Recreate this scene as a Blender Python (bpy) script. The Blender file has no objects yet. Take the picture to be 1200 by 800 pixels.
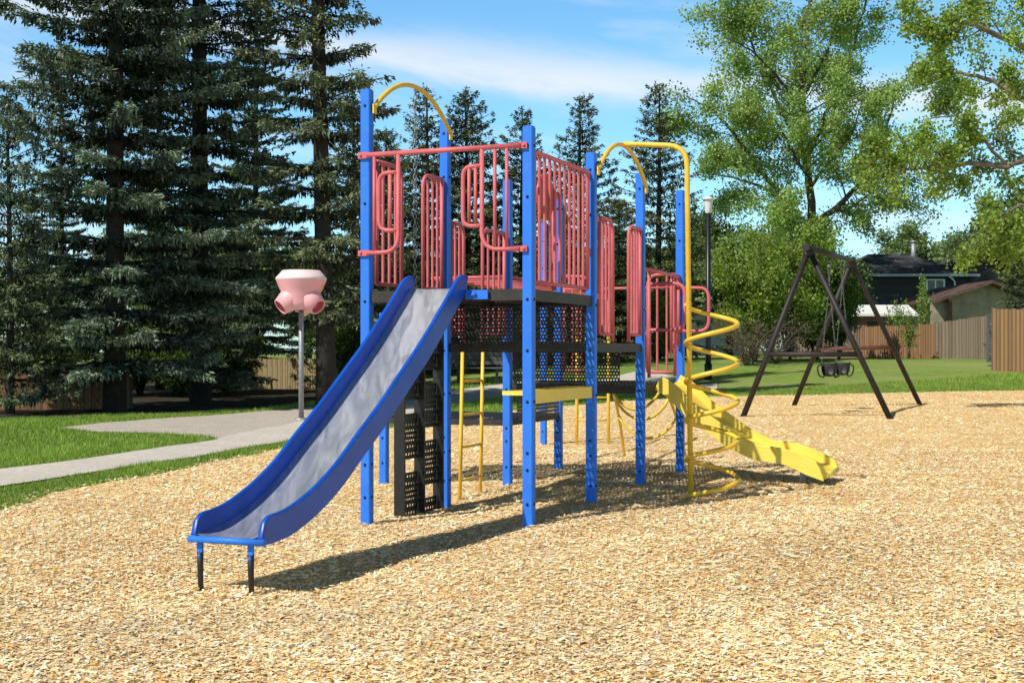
import bpy, math, random
import numpy as np
from mathutils import Vector, Matrix, noise as mnoise
from mathutils.geometry import delaunay_2d_cdt

random.seed(7)
rng = np.random.default_rng(7)
C = bpy.context.scene.collection
V = Vector
EYE = 1.26          # camera height
F = 1500.0          # focal length in photo pixels (1200 wide)
HORY = 409.0        # horizon row of the photo
R = math.radians

# ------------------------------------------------------------------ materials
def nodes_mat(name):
    m = bpy.data.materials.new(name); m.use_nodes = True
    nt = m.node_tree
    b = nt.nodes['Principled BSDF']
    return m, nt, b

def link(nt, a, ao, b, bi): nt.links.new(a.outputs[ao], b.inputs[bi])

def paint(name, col, rough=0.4, metal=0.0, var=0.12, scale=6.0, bump=0.0, dirt=None, dirt_amt=0.0, spec=0.5, bscale=60):
    """surface with soft large-scale tone variation, fine grain, and optional grime / wear"""
    m, nt, b = nodes_mat(name)
    tc = nt.nodes.new('ShaderNodeTexCoord')
    n1 = nt.nodes.new('ShaderNodeTexNoise'); n1.inputs['Scale'].default_value = scale; n1.inputs['Detail'].default_value = 6
    link(nt, tc, 'Object', n1, 'Vector')
    r = nt.nodes.new('ShaderNodeValToRGB')
    c = V(col)
    r.color_ramp.elements[0].position = .3; r.color_ramp.elements[1].position = .7
    r.color_ramp.elements[0].color = (*(c*(1-var)), 1); r.color_ramp.elements[1].color = (*(c*(1+var)), 1)
    link(nt, n1, 'Fac', r, 'Fac')
    out = (r, 'Color')
    if dirt is not None:
        n2 = nt.nodes.new('ShaderNodeTexNoise'); n2.inputs['Scale'].default_value = scale*3.1; n2.inputs['Detail'].default_value = 9
        n2.inputs['Roughness'].default_value = .7
        link(nt, tc, 'Object', n2, 'Vector')
        mr = nt.nodes.new('ShaderNodeMapRange'); mr.inputs[1].default_value = .56; mr.inputs[2].default_value = .72
        mr.inputs[3].default_value = 0; mr.inputs[4].default_value = dirt_amt
        link(nt, n2, 'Fac', mr, 0)
        mx = nt.nodes.new('ShaderNodeMix'); mx.data_type = 'RGBA'
        link(nt, mr, 0, mx, 0); link(nt, r, 'Color', mx, 6); mx.inputs[7].default_value = (*dirt, 1)
        out = (mx, 2)
    nt.links.new(out[0].outputs[out[1]], b.inputs['Base Color'])
    b.inputs['Roughness'].default_value = rough; b.inputs['Metallic'].default_value = metal
    b.inputs['Specular IOR Level'].default_value = spec
    if bump:
        n3 = nt.nodes.new('ShaderNodeTexNoise'); n3.inputs['Scale'].default_value = bscale; n3.inputs['Detail'].default_value = 5
        link(nt, tc, 'Object', n3, 'Vector')
        bp = nt.nodes.new('ShaderNodeBump'); bp.inputs['Strength'].default_value = bump; bp.inputs['Distance'].default_value = .01
        link(nt, n3, 'Fac', bp, 'Height'); link(nt, bp, 'Normal', b, 'Normal')
    return m

def foliage(name, transl=.3, rough=.55, spec=.3):
    m, nt, b = nodes_mat(name)
    at = nt.nodes.new('ShaderNodeAttribute'); at.attribute_name = 'col'
    nt.links.new(at.outputs['Color'], b.inputs['Base Color'])
    b.inputs['Roughness'].default_value = rough; b.inputs['Specular IOR Level'].default_value = spec
    if transl > 0:
        t = nt.nodes.new('ShaderNodeBsdfTranslucent')
        mul = nt.nodes.new('ShaderNodeMix'); mul.data_type = 'RGBA'; mul.blend_type = 'MULTIPLY'; mul.inputs[0].default_value = 1
        link(nt, at, 'Color', mul, 6); mul.inputs[7].default_value = (1.25, 1.3, .7, 1)
        link(nt, mul, 2, t, 'Color')
        mx = nt.nodes.new('ShaderNodeMixShader'); mx.inputs[0].default_value = transl
        nt.links.new(b.outputs[0], mx.inputs[1]); nt.links.new(t.outputs[0], mx.inputs[2])
        nt.links.new(mx.outputs[0], nt.nodes['Material Output'].inputs[0])
    return m

def ground_mat(name, cols, scales, rough=.95, bump=.4, bscale=40, bdist=.03):
    """layers of noise between the given colours"""
    m, nt, b = nodes_mat(name)
    tc = nt.nodes.new('ShaderNodeTexCoord')
    prev = None
    for i, (c, s) in enumerate(zip(cols[1:], scales)):
        n = nt.nodes.new('ShaderNodeTexNoise'); n.inputs['Scale'].default_value = s; n.inputs['Detail'].default_value = 8; n.inputs['Roughness'].default_value = .65
        link(nt, tc, 'Object', n, 'Vector')
        mr = nt.nodes.new('ShaderNodeMapRange'); mr.inputs[1].default_value = .4; mr.inputs[2].default_value = .62
        link(nt, n, 'Fac', mr, 0)
        mx = nt.nodes.new('ShaderNodeMix'); mx.data_type = 'RGBA'
        link(nt, mr, 0, mx, 0)
        if prev is None: mx.inputs[6].default_value = (*cols[0], 1)
        else: link(nt, prev, 2, mx, 6)
        mx.inputs[7].default_value = (*c, 1)
        prev = mx
    link(nt, prev, 2, b, 'Base Color')
    b.inputs['Roughness'].default_value = rough; b.inputs['Specular IOR Level'].default_value = .15
    n3 = nt.nodes.new('ShaderNodeTexNoise'); n3.inputs['Scale'].default_value = bscale; n3.inputs['Detail'].default_value = 6
    link(nt, tc, 'Object', n3, 'Vector')
    bp = nt.nodes.new('ShaderNodeBump'); bp.inputs['Strength'].default_value = bump; bp.inputs['Distance'].default_value = bdist
    link(nt, n3, 'Fac', bp, 'Height'); link(nt, bp, 'Normal', b, 'Normal')
    return m

def board_mat(name, c1, c2, freq, axis='X', dark=(.05, .04, .03), rough=.85):
    """vertical boards / horizontal siding: stripes along one object axis with per-board tone"""
    m, nt, b = nodes_mat(name)
    tc = nt.nodes.new('ShaderNodeTexCoord')
    sp = nt.nodes.new('ShaderNodeSeparateXYZ'); link(nt, tc, 'Object', sp, 0)
    mu = nt.nodes.new('ShaderNodeMath'); mu.operation = 'MULTIPLY'; mu.inputs[1].default_value = freq
    link(nt, sp, axis, mu, 0)
    fl = nt.nodes.new('ShaderNodeMath'); fl.operation = 'FLOOR'; link(nt, mu, 0, fl, 0)
    wn = nt.nodes.new('ShaderNodeTexWhiteNoise'); wn.noise_dimensions = '1D'; link(nt, fl, 0, wn, 'W')
    ns = nt.nodes.new('ShaderNodeTexNoise'); ns.inputs['Scale'].default_value = 3; ns.inputs['Detail'].default_value = 8
    mp = nt.nodes.new('ShaderNodeMapping'); mp.inputs['Scale'].default_value = (4, 4, .5) if axis != 'Z' else (.5, .5, 4)
    link(nt, tc, 'Object', mp, 0); link(nt, mp, 0, ns, 'Vector')
    ad = nt.nodes.new('ShaderNodeMath'); ad.operation = 'MULTIPLY_ADD'; ad.inputs[1].default_value = .55; 
    link(nt, wn, 'Value', ad, 0); 
    m2 = nt.nodes.new('ShaderNodeMath'); m2.operation = 'MULTIPLY'; m2.inputs[1].default_value = .6; link(nt, ns, 'Fac', m2, 0)
    link(nt, m2, 0, ad, 2)
    mx = nt.nodes.new('ShaderNodeMix'); mx.data_type = 'RGBA'; link(nt, ad, 0, mx, 0)
    mx.inputs[6].default_value = (*c1, 1); mx.inputs[7].default_value = (*c2, 1)
    fr = nt.nodes.new('ShaderNodeMath'); fr.operation = 'FRACT'; link(nt, mu, 0, fr, 0)
    lt = nt.nodes.new('ShaderNodeMath'); lt.operation = 'LESS_THAN'; lt.inputs[1].default_value = .09; link(nt, fr, 0, lt, 0)
    mx2 = nt.nodes.new('ShaderNodeMix'); mx2.data_type = 'RGBA'; link(nt, lt, 0, mx2, 0); link(nt, mx, 2, mx2, 6); mx2.inputs[7].default_value = (*dark, 1)
    link(nt, mx2, 2, b, 'Base Color'); b.inputs['Roughness'].default_value = rough
    b.inputs['Specular IOR Level'].default_value = .2
    return m

M = {}
M['blue'] = paint('blue_enamel', (.028, .185, .78), .5, var=.10, scale=5, dirt=(.13, .27, .62), dirt_amt=.38, bump=.04, spec=.3)
M['blue_slide'] = paint('blue_slide_plastic', (.006, .078, .46), .34, var=.14, scale=5, dirt=(.05, .15, .46), dirt_amt=.3, spec=.4)
M['red'] = paint('faded_red_enamel', (.63, .135, .145), .5, var=.12, scale=8, dirt=(.72, .29, .28), dirt_amt=.4, spec=.35)
M['red_dark'] = paint('red_plastic', (.50, .06, .05), .4, var=.1)
M['yellow'] = paint('yellow_enamel', (.86, .54, .05), .42, var=.08, scale=7, dirt=(.70, .46, .14), dirt_amt=.3)
M['yellow_plastic'] = paint('yellow_plastic', (.90, .66, .10), .5, var=.07, scale=5, dirt=(.62, .44, .12), dirt_amt=.3)
M['black'] = paint('black_vinyl_coat', (.010, .009, .0085), .5, var=.25, scale=20, dirt=(.04, .03, .025), dirt_amt=.4)
M['weathered'] = paint('worn_black_coat', (.026, .021, .018), .6, var=.35, scale=14, dirt=(.10, .078, .06), dirt_amt=.6, bump=.2)
M['bolt'] = paint('dark_bolt', (.012, .014, .03), .45, metal=.3, var=.1)
M['steel'] = None
M['galv'] = paint('galvanised_steel', (.30, .31, .31), .55, metal=.5, var=.18, scale=20)
M['rusty'] = paint('brown_rusty_steel', (.014, .010, .010), .6, var=.3, scale=8, dirt=(.10, .032, .022), dirt_amt=.55, bump=.15)
M['rusty_red'] = paint('rust_red_steel', (.17, .06, .045), .65, var=.3, scale=9, dirt=(.05, .03, .03), dirt_amt=.7)
M['pink'] = paint('pink_plastic', (.90, .41, .44), .5, var=.07, scale=4)
M['pink_sunlit'] = paint('sunlit_pink_plastic', (.88, .66, .67), .45, var=.04, scale=4)  # rim of the pink funnel, with sunlight on its top painted in
M['pink_in'] = paint('deep_pink_plastic', (.65, .12, .17), .5, var=.06, scale=4)
M['chain'] = paint('weathered_chain', (.16, .16, .16), .55, metal=.5, var=.3, scale=20)
M['lampblack'] = paint('black_pole_paint', (.012, .012, .014), .4, var=.2)
M['lampwhite'] = paint('white_lamp_shell', (.72, .72, .70), .4, var=.05)
M['rubber'] = paint('black_rubber', (.014, .014, .015), .55, var=.2)
M['bark'] = paint('bark', (.036, .027, .021), .95, var=.4, scale=9, bump=.9, bscale=22)
M['bark_pale'] = paint('pale_bark', (.20, .165, .13), .95, var=.4, scale=6, bump=.8, bscale=18, dirt=(.05, .04, .03), dirt_amt=.7)
M['bark_mid'] = paint('brown_bark', (.085, .068, .052), .95, var=.4, scale=6, bump=.9, bscale=18)
M['twig'] = paint('bare_twig', (.14, .10, .075), .95, var=.3)
M['needle'] = foliage('spruce_needles', .08, .6, .25)
M['leaf'] = foliage('fresh_leaves', .45, .5, .35)
M['grassblade'] = foliage('grass_blades', .25, .6, .2)
M['chip'] = foliage('wood_chips', 0, .8, .2)
M['cedar'] = board_mat('cedar_boards', (.19, .10, .05), (.33, .19, .095), 7.1, 'X')
M['greyboard'] = board_mat('weathered_boards', (.13, .098, .07), (.26, .20, .145), 6.9, 'X')
M['paleboard'] = board_mat('pale_boards', (.34, .25, .13), (.47, .36, .20), 7.0, 'X', dark=(.1, .07, .04))
M['siding_dark'] = board_mat('dark_siding', (.033, .033, .032), (.05, .05, .048), 5, 'Z', dark=(.015, .015, .015))
M['siding_pale'] = board_mat('pale_siding', (.50, .48, .44), (.6, .58, .54), 5, 'Z', dark=(.3, .29, .27))
M['stucco'] = paint('stucco', (.30, .25, .17), .95, var=.3, scale=2.2, dirt=(.15, .125, .09), dirt_amt=.6, bump=.8, bscale=12)
M['shingle'] = ground_mat('grey_shingles', [(.045, .047, .052), (.11, .115, .12), (.03, .03, .033)], [3.5, 1.1], .9, .6, 12, .05)
M['shingle_brown'] = ground_mat('brown_shingles', [(.10, .06, .05), (.16, .10, .085), (.07, .045, .04)], [5, 1.4], .9, .6, 12, .05)
M['shingle_tan'] = ground_mat('tan_shingles', [(.21, .19, .17), (.28, .255, .23), (.17, .155, .14)], [5, 1.4], .9, .5, 12, .05)
M['white'] = paint('white_trim', (.74, .74, .72), .5, var=.05)
M['redwood'] = board_mat('red_brown_boards', (.28, .11, .07), (.36, .16, .11), 6, 'X')
M['brownwood'] = paint('brown_timber', (.13, .06, .045), .8, var=.25)
M['greywood'] = paint('grey_timber', (.10, .10, .10), .85, var=.25, scale=8)
m, nt, b = nodes_mat('window_glass'); b.inputs['Base Color'].default_value = (.03, .04, .05, 1); b.inputs['Roughness'].default_value = .08; M['glass'] = m
M['concrete'] = ground_mat('concrete_path', [(.56, .52, .46), (.66, .62, .56), (.49, .44, .39)], [1.3, 14], .95, .25, 50, .01)
M['gravel'] = ground_mat('gravel', [(.50, .45, .39), (.62, .57, .50), (.36, .31, .26)], [2.5, 25], .95, .5, 60, .02)
M['lawn'] = ground_mat('lawn', [(.16, .26, .038), (.22, .33, .055), (.12, .20, .032), (.25, .29, .09)], [.5, 5, .23], .95, .15, 14, .02)
M['soil'] = ground_mat('shaded_soil', [(.035, .03, .02), (.02, .022, .013), (.06, .046, .03)], [1.2, 6], .95, .6, 25, .05)  # soil with the shade of the spruces put into its dark colour
M['chipbed'] = ground_mat('chip_bed', [(.86, .60, .27), (.94, .73, .40), (.68, .40, .14), (.88, .63, .31)], [38, 55, 1.0], .95, .9, 55, .03)

# brushed, scuffed stainless slide bed; streaks of reflection are put into its colour
m, nt, b = nodes_mat('brushed_steel'); M['steel'] = m
tc = nt.nodes.new('ShaderNodeTexCoord')
n1 = nt.nodes.new('ShaderNodeTexNoise'); n1.inputs['Scale'].default_value = 3.2; n1.inputs['Detail'].default_value = 7; n1.inputs['Distortion'].default_value = 1.6
mpn = nt.nodes.new('ShaderNodeMapping'); mpn.inputs['Rotation'].default_value = (0, 0, R(21)); mpn.inputs['Scale'].default_value = (3.2, .7, .7)
link(nt, tc, 'Object', mpn, 0); link(nt, mpn, 0, n1, 'Vector')
r = nt.nodes.new('ShaderNodeValToRGB'); r.color_ramp.elements[0].position = .36; r.color_ramp.elements[1].position = .66
r.color_ramp.elements[0].color = (.50, .55, .63, 1); r.color_ramp.elements[1].color = (.80, .83, .88, 1)
link(nt, n1, 'Fac', r, 'Fac'); link(nt, r, 'Color', b, 'Base Color')
b.inputs['Metallic'].default_value = .7
mr = nt.nodes.new('ShaderNodeMapRange'); mr.inputs[3].default_value = .22; mr.inputs[4].default_value = .45
link(nt, n1, 'Fac', mr, 0); link(nt, mr, 0, b, 'Roughness')
n2 = nt.nodes.new('ShaderNodeTexNoise'); n2.inputs['Scale'].default_value = 9; n2.inputs['Detail'].default_value = 6
mp2 = nt.nodes.new('ShaderNodeMapping'); mp2.inputs['Rotation'].default_value = (0, 0, R(21)); mp2.inputs['Scale'].default_value = (9, .5, .5)
link(nt, tc, 'Object', mp2, 0); link(nt, mp2, 0, n2, 'Vector')
bp = nt.nodes.new('ShaderNodeBump'); bp.inputs['Strength'].default_value = .12; bp.inputs['Distance'].default_value = .006
link(nt, n2, 'Fac', bp, 'Height'); link(nt, bp, 'Normal', b, 'Normal')

# ------------------------------------------------------------------ object helpers
WL = {}     # world location of every parent built here
def wloc(o):
    return WL.get(o.name, V((0, 0, 0))) if o else V((0, 0, 0))

def tag(o, label=None, cat=None, group=None, kind=None):
    if label: o['label'] = label
    if cat: o['category'] = cat
    if group: o['group'] = group
    if kind: o['kind'] = kind
    return o

def thing(name, label, cat, loc, group=None):
    o = bpy.data.objects.new(name, None); C.objects.link(o)
    o.location = loc; o.empty_display_size = .2
    WL[o.name] = V(loc)
    return tag(o, label, cat, group)

def mesh_obj(name, me, mat, parent=None, loc=None):
    o = bpy.data.objects.new(name, me); C.objects.link(o)
    if mat and not me.materials: me.materials.append(mat)
    if parent: o.parent = parent
    if loc is not None: o.location = loc
    WL[o.name] = wloc(parent) + V(o.location)
    return o

def copy_tree(o, parent=None, loc=None):
    c = o.copy(); C.objects.link(c)
    if parent: c.parent = parent
    if loc is not None: c.location = loc
    for ch in o.children: 
        cc = ch.copy(); C.objects.link(cc); cc.parent = c
        for g in ch.children:
            d = g.copy(); C.objects.link(d); d.parent = cc
    return c

def np_mesh(name, verts, nper, cols=None):
    """verts (N,3) grouped in faces of nper vertices"""
    me = bpy.data.meshes.new(name)
    n = len(verts); nf = n//nper
    me.vertices.add(n); me.vertices.foreach_set('co', np.ascontiguousarray(verts, dtype=np.float32).ravel())
    me.loops.add(n); me.loops.foreach_set('vertex_index', np.arange(n, dtype=np.int32))
    me.polygons.add(nf)
    me.polygons.foreach_set('loop_start', np.arange(0, n, nper, dtype=np.int32))
    me.polygons.foreach_set('loop_total', np.full(nf, nper, dtype=np.int32))
    me.update(calc_edges=True)
    if cols is not None:
        a = me.color_attributes.new('col', 'FLOAT_COLOR', 'POINT')
        c4 = np.ones((n, 4), np.float32); c4[:, :3] = np.repeat(cols, nper, axis=0)
        a.data.foreach_set('color', c4.ravel())
    return me

class MB:
    def __init__(s): s.v = []; s.f = []; s.sm = []
    def add(s, vs, fs, smooth=False):
        o = len(s.v); s.v += [V(p) for p in vs]
        for f in fs: s.f.append([i+o for i in f]); s.sm.append(smooth)
    def box(s, c, ax, ay, az, hx, hy, hz, bev=0.0):
        c = V(c); ax = V(ax)*hx; ay = V(ay)*hy; az = V(az)*hz
        if bev <= 0:
            vs = [c+ax*i+ay*j+az*k for k in (-1, 1) for j in (-1, 1) for i in (-1, 1)]
            s.add(vs, [(0, 2, 3, 1), (4, 5, 7, 6), (0, 1, 5, 4), (2, 6, 7, 3), (0, 4, 6, 2), (1, 3, 7, 5)])
        else:
            bx, by = 1-bev/hx, 1-bev/hy
            ring = [(-bx, -1), (bx, -1), (1, -by), (1, by), (bx, 1), (-bx, 1), (-1, by), (-1, -by)]
            vs = [c+ax*i+ay*j-az for i, j in ring]+[c+ax*i+ay*j+az for i, j in ring]
            fs = [tuple(range(7, -1, -1)), tuple(range(8, 16))]+[(i, (i+1) % 8, 8+(i+1) % 8, 8+i) for i in range(8)]
            s.add(vs, fs)
    def zbox(s, x0, x1, y0, y1, z0, z1):
        s.box(((x0+x1)/2, (y0+y1)/2, (z0+z1)/2), (1, 0, 0), (0, 1, 0), (0, 0, 1), (x1-x0)/2, (y1-y0)/2, (z1-z0)/2)
    def beam(s, p, q, w, h, up=(0, 0, 1)):
        p = V(p); q = V(q); d = (q-p); L = d.length; d.normalize()
        side = d.cross(V(up)).normalized(); u = side.cross(d).normalized()
        s.box((p+q)/2, d, side, u, L/2, w/2, h/2)
    def tube(s, pts, r, n=8, closed=False, fillet=0, cap=True):
        pts = [V(p) for p in pts]
        if fillet and len(pts) > 2:
            out = [pts[0]]
            for a, p, c in zip(pts[:-2], pts[1:-1], pts[2:]):
                d1 = (a-p); d2 = (c-p); f = min(fillet, d1.length*.49, d2.length*.49)
                a1 = p+d1.normalized()*f; c1 = p+d2.normalized()*f
                for i in range(7):
                    t = i/6; out.append(a1*(1-t)**2+p*2*t*(1-t)+c1*t*t)
            out.append(pts[-1]); pts = out
        rs = r if isinstance(r, (list, tuple)) else [r]*len(pts)
        m_ = len(pts)
        tan = []
        for i in range(m_):
            a = pts[(i-1) % m_] if (closed or i > 0) else pts[0]
            c = pts[(i+1) % m_] if (closed or i < m_-1) else pts[-1]
            t = (c-a)
            tan.append(t.normalized() if t.length > 1e-9 else V((0, 0, 1)))
        up = V((0, 0, 1)) if abs(tan[0].z) < .9 else V((1, 0, 0))
        nrm = (up-tan[0]*up.dot(tan[0])).normalized()
        o = len(s.v)
        for i in range(m_):
            nrm = (nrm-tan[i]*nrm.dot(tan[i]))
            nrm = nrm.normalized() if nrm.length > 1e-6 else tan[i].orthogonal().normalized()
            bn = tan[i].cross(nrm)
            for k in range(n):
                a = 2*math.pi*k/n
                s.v.append(pts[i]+(nrm*math.cos(a)+bn*math.sin(a))*rs[i])
        for i in range(m_ if closed else m_-1):
            j = (i+1) % m_
            for k in range(n):
                l = (k+1) % n
                s.f.append([o+i*n+k, o+i*n+l, o+j*n+l, o+j*n+k]); s.sm.append(True)
        if cap and not closed:
            s.f.append([o+k for k in range(n-1, -1, -1)]); s.sm.append(False)
            s.f.append([o+(m_-1)*n+k for k in range(n)]); s.sm.append(False)
    def lathe(s, c, prof, n=20, axis=None):
        c = V(c); az = V(axis or (0, 0, 1)).normalized(); ax = az.orthogonal().normalized(); ay = az.cross(ax)
        o = len(s.v)
        for r_, h in prof:
            for k in range(n):
                a = 2*math.pi*k/n
                s.v.append(c+az*h+(ax*math.cos(a)+ay*math.sin(a))*r_)
        for i in range(len(prof)-1):
            for k in range(n):
                l = (k+1) % n
                s.f.append([o+i*n+k, o+i*n+l, o+(i+1)*n+l, o+(i+1)*n+k]); s.sm.append(True)
    def quad(s, *p): s.add(p, [tuple(range(len(p)))])
    def build(s, name, mat, parent=None, origin=None):
        base = wloc(parent)
        org = V(origin) if origin is not None else base
        me = bpy.data.meshes.new(name)
        me.from_pydata([tuple(p-org) for p in s.v], [], s.f)
        me.polygons.foreach_set('use_smooth', s.sm)
        me.update()
        return mesh_obj(name, me, mat, parent, tuple(org-base))

# ------------------------------------------------------------------ terrain
def sstep(a, b, x):
    t = min(1, max(0, (x-a)/(b-a))); return t*t*(3-2*t)
def gz(x, y):
    h = .05*math.tanh(2*(x-.1))*math.exp(-((y-11)/3.5)**2)*math.exp(-(x/3.5)**2)
    h -= .05*math.exp(-((x+1.3)**2+(y-6.9)**2)/1.2)
    far = .88*sstep(32, 52, y)*sstep(-9, 3, x)
    far += .25*sstep(26, 46, y)*(1-sstep(-9, 3, x))
    n = mnoise.noise(V((x*.55, y*.55, 3.1)))*.032+mnoise.noise(V((x*1.7, y*1.7, 8.1)))*.014
    n *= (1-sstep(14, 30, y)*.6)
    return h+far+n
def px_ground(px, py):
    """the ground point whose place in the photograph is (px, py)"""
    z = 0.0
    Y = 20.0
    if py < HORY+8: py = HORY+8
    for _ in range(60):
        Yn = (EYE-z)*F/(py-HORY); Y = .5*Y+.5*min(Yn, 300)
        X = (px-600)/F*Y; z = gz(X, Y)
    return X, Y
def at(px, py, Y): return V(((px-600)/F*Y, Y, EYE+(HORY-py)/F*Y))

def in_poly(poly):
    P = np.array(poly)
    def f(x, y):
        ins = np.zeros(len(x), bool)
        for i in range(len(P)):
            x1, y1 = P[i]; x2, y2 = P[i-1]
            c = ((y1 > y) != (y2 > y)) & (x < (x2-x1)*(y-y1)/((y2-y1) if y2 != y1 else 1e-9)+x1)
            ins ^= c
        return ins
    return f

def densify(poly, step):
    out = []
    for i in range(len(poly)):
        a = V(poly[i]); b_ = V(poly[(i+1) % len(poly)])
        n = max(1, int((b_-a).length/step))
        for k in range(n): out.append(tuple(a.lerp(b_, k/n)))
    return out

def sheet(name, poly, pts, mat, off, jitter=0.0):
    """triangulated sheet over a plan polygon that follows the terrain"""
    poly = [(x+random.uniform(-jitter, jitter), y+random.uniform(-jitter, jitter)) for x, y in poly]
    ins = in_poly(poly)
    P = np.array(pts); P = P[ins(P[:, 0], P[:, 1])]
    vs = [V(p) for p in poly]+[V(p) for p in P]
    n = len(poly)
    res = delaunay_2d_cdt(vs, [(i, (i+1) % n) for i in range(n)], [], 1, 1e-5)
    me = bpy.data.meshes.new(name)
    me.from_pydata([(p.x, p.y, gz(p.x, p.y)+off) for p in res[0]], [], [tuple(f) for f in res[2]])
    me.update()
    for p in me.polygons:
        if p.normal.z < 0: p.flip()
    me.polygons.foreach_set('use_smooth', [True]*len(me.polygons))
    o = mesh_obj(name, me, mat); tag(o, kind='structure'); return o

def gridpts(y0, y1, s0, s1, wide=.75):
    pts = []; y = y0
    while y < y1:
        st = s0+(s1-s0)*((y-y0)/(y1-y0)); x = -wide*y-2
        while x < wide*y+2: pts.append((x+random.uniform(-.2, .2)*st, y+random.uniform(-.2, .2)*st)); x += st
        y += st
    return pts

lawn_pts = gridpts(1.5, 70, .45, 2.0, 1.0)+gridpts(70, 380, 8, 22, 1.2)
big = [(-420, -6), (420, -6), (480, 420), (-480, 420)]
sheet('lawn', densify(big, 30), lawn_pts, M['lawn'], -.012)

# wood chip surface
chip_px = [(-60, 614), (0, 598), (60, 579), (130, 565), (200, 553), (270, 538), (330, 526), (450, 504), (560, 487), (640, 478), (720, 471), (800, 466), (870, 464), (940, 463), (1000, 461), (1100, 459), (1200, 457), (1300, 456)]
chip_poly = [px_ground(*p) for p in chip_px]
chip_poly += [(24, 30), (22, 12), (14, 1.5), (-12, 1.5), (-13, 5)]
x0, y0 = chip_poly[0]
chip_poly = densify(chip_poly, .5)
chip_poly = [(x+.12*mnoise.noise(V((x*1.3, y*1.3, 0))), y+.2*mnoise.noise(V((x*.9, y*.9, 5)))) for x, y in chip_poly]
sheet('playground_chips', chip_poly, gridpts(1.5, 45, .16, .8, .9), M['chipbed'], .004)

# concrete path, and the gravel apron that joins it
path_px_lo = [(-120, 600), (-40, 577), (0, 569), (150, 546), (260, 529), (350, 513), (440, 495), (520, 476), (600, 462), (680, 450), (760, 440.5), (840, 436)]
path_px_hi = [(840, 432), (760, 435.5), (700, 438), (640, 443), (560, 453), (480, 464), (430, 478), (380, 488), (300, 503), (250, 515), (200, 522), (100, 537), (0, 549), (-40, 556), (-120, 574)]
path_poly = densify([px_ground(*p) for p in path_px_lo+path_px_hi], .6)
sheet('concrete_path', path_poly, gridpts(6, 60, .3, 1.2, .9), M['concrete'], .002, .015)
grav_px = [(70, 501), (110, 506), (200, 507.5), (245, 511), (258, 514.5), (300, 504), (380, 489), (440, 477), (470, 467), (440, 466), (380, 474), (300, 482), (200, 489), (120, 495)]
grav_poly = densify([px_ground(*p) for p in grav_px], .5)
sheet('gravel_apron', grav_poly, gridpts(14, 46, .4, 1.2, .9), M['gravel'], -.001, .06)
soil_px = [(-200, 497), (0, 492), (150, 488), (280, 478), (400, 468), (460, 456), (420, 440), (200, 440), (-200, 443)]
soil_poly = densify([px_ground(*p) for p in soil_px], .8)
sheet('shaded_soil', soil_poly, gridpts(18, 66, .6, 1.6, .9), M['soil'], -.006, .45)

# loose chips lying on the bed: nobody could count them
def chips():
    ins = in_poly(chip_poly)
    vs = []; cs = []
    pal = np.array([(.98, .83, .53), (.97, .73, .40), (.95, .61, .26), (.82, .44, .13), (.98, .93, .76), (.58, .35, .15)])
    for (ya, yb, dens, lmin, lmax, wide) in ((3.2, 6.5, 6000, .013, .038, .62), (6.5, 10, 3600, .015, .040, .55), (10, 16, 1500, .018, .046, .55), (16, 36, 260, .028, .06, .52)):
        area = wide*(yb*yb-ya*ya)
        n = int(area*dens)
        y = np.sqrt(rng.uniform(ya*ya, yb*yb, n)); x = rng.uniform(-1, 1, n)*wide*y
        k = ins(x+rng.normal(0, .10, n), y+rng.normal(0, .16, n)); x = x[k]; y = y[k]; n = len(x)
        z = np.array([gz(a, c) for a, c in zip(x, y)])
        L = rng.uniform(lmin, lmax, n)*.5; Wd = L*rng.uniform(.22, .5, n)
        az = rng.uniform(0, 2*np.pi, n); tilt = rng.normal(0, .14, n); roll = rng.normal(0, .20, n)
        d = np.stack([np.cos(az)*np.cos(tilt), np.sin(az)*np.cos(tilt), np.sin(tilt)], 1)
        sd = np.stack([-np.sin(az)*np.cos(roll), np.cos(az)*np.cos(roll), np.sin(roll)], 1)
        lift = np.abs(np.sin(tilt))*L*.7+np.abs(np.sin(roll))*Wd*.7+rng.uniform(.002, .011, n)
        c = np.stack([x, y, z+.004+lift], 1)
        dl = d*L[:, None]; sw = sd*Wd[:, None]
        tp = rng.uniform(.45, 1, n)[:, None]
        q = np.stack([c-dl-sw*tp, c-dl+sw*tp*.8, c+dl+sw, c+dl-sw*tp], 1)
        vs.append(q.reshape(-1, 3))
        ci = rng.choice(6, n, p=[.30, .29, .18, .06, .15, .02])
        # patches of fresher and older wood
        pn = np.array([mnoise.noise(V((a*.9, c_*.9, 1.7))) for a, c_ in zip(x, y)])
        cs.append(pal[ci]*rng.uniform(.85, 1.15, n)[:, None]*(1+.22*pn)[:, None])
    me = np_mesh('wood_chips', np.concatenate(vs), 4, np.concatenate(cs))
    o = mesh_obj('wood_chips', me, M['chip'])
    tag(o, 'loose tan wood chips covering the playground bed', 'wood chips', kind='stuff')
chips()

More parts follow.
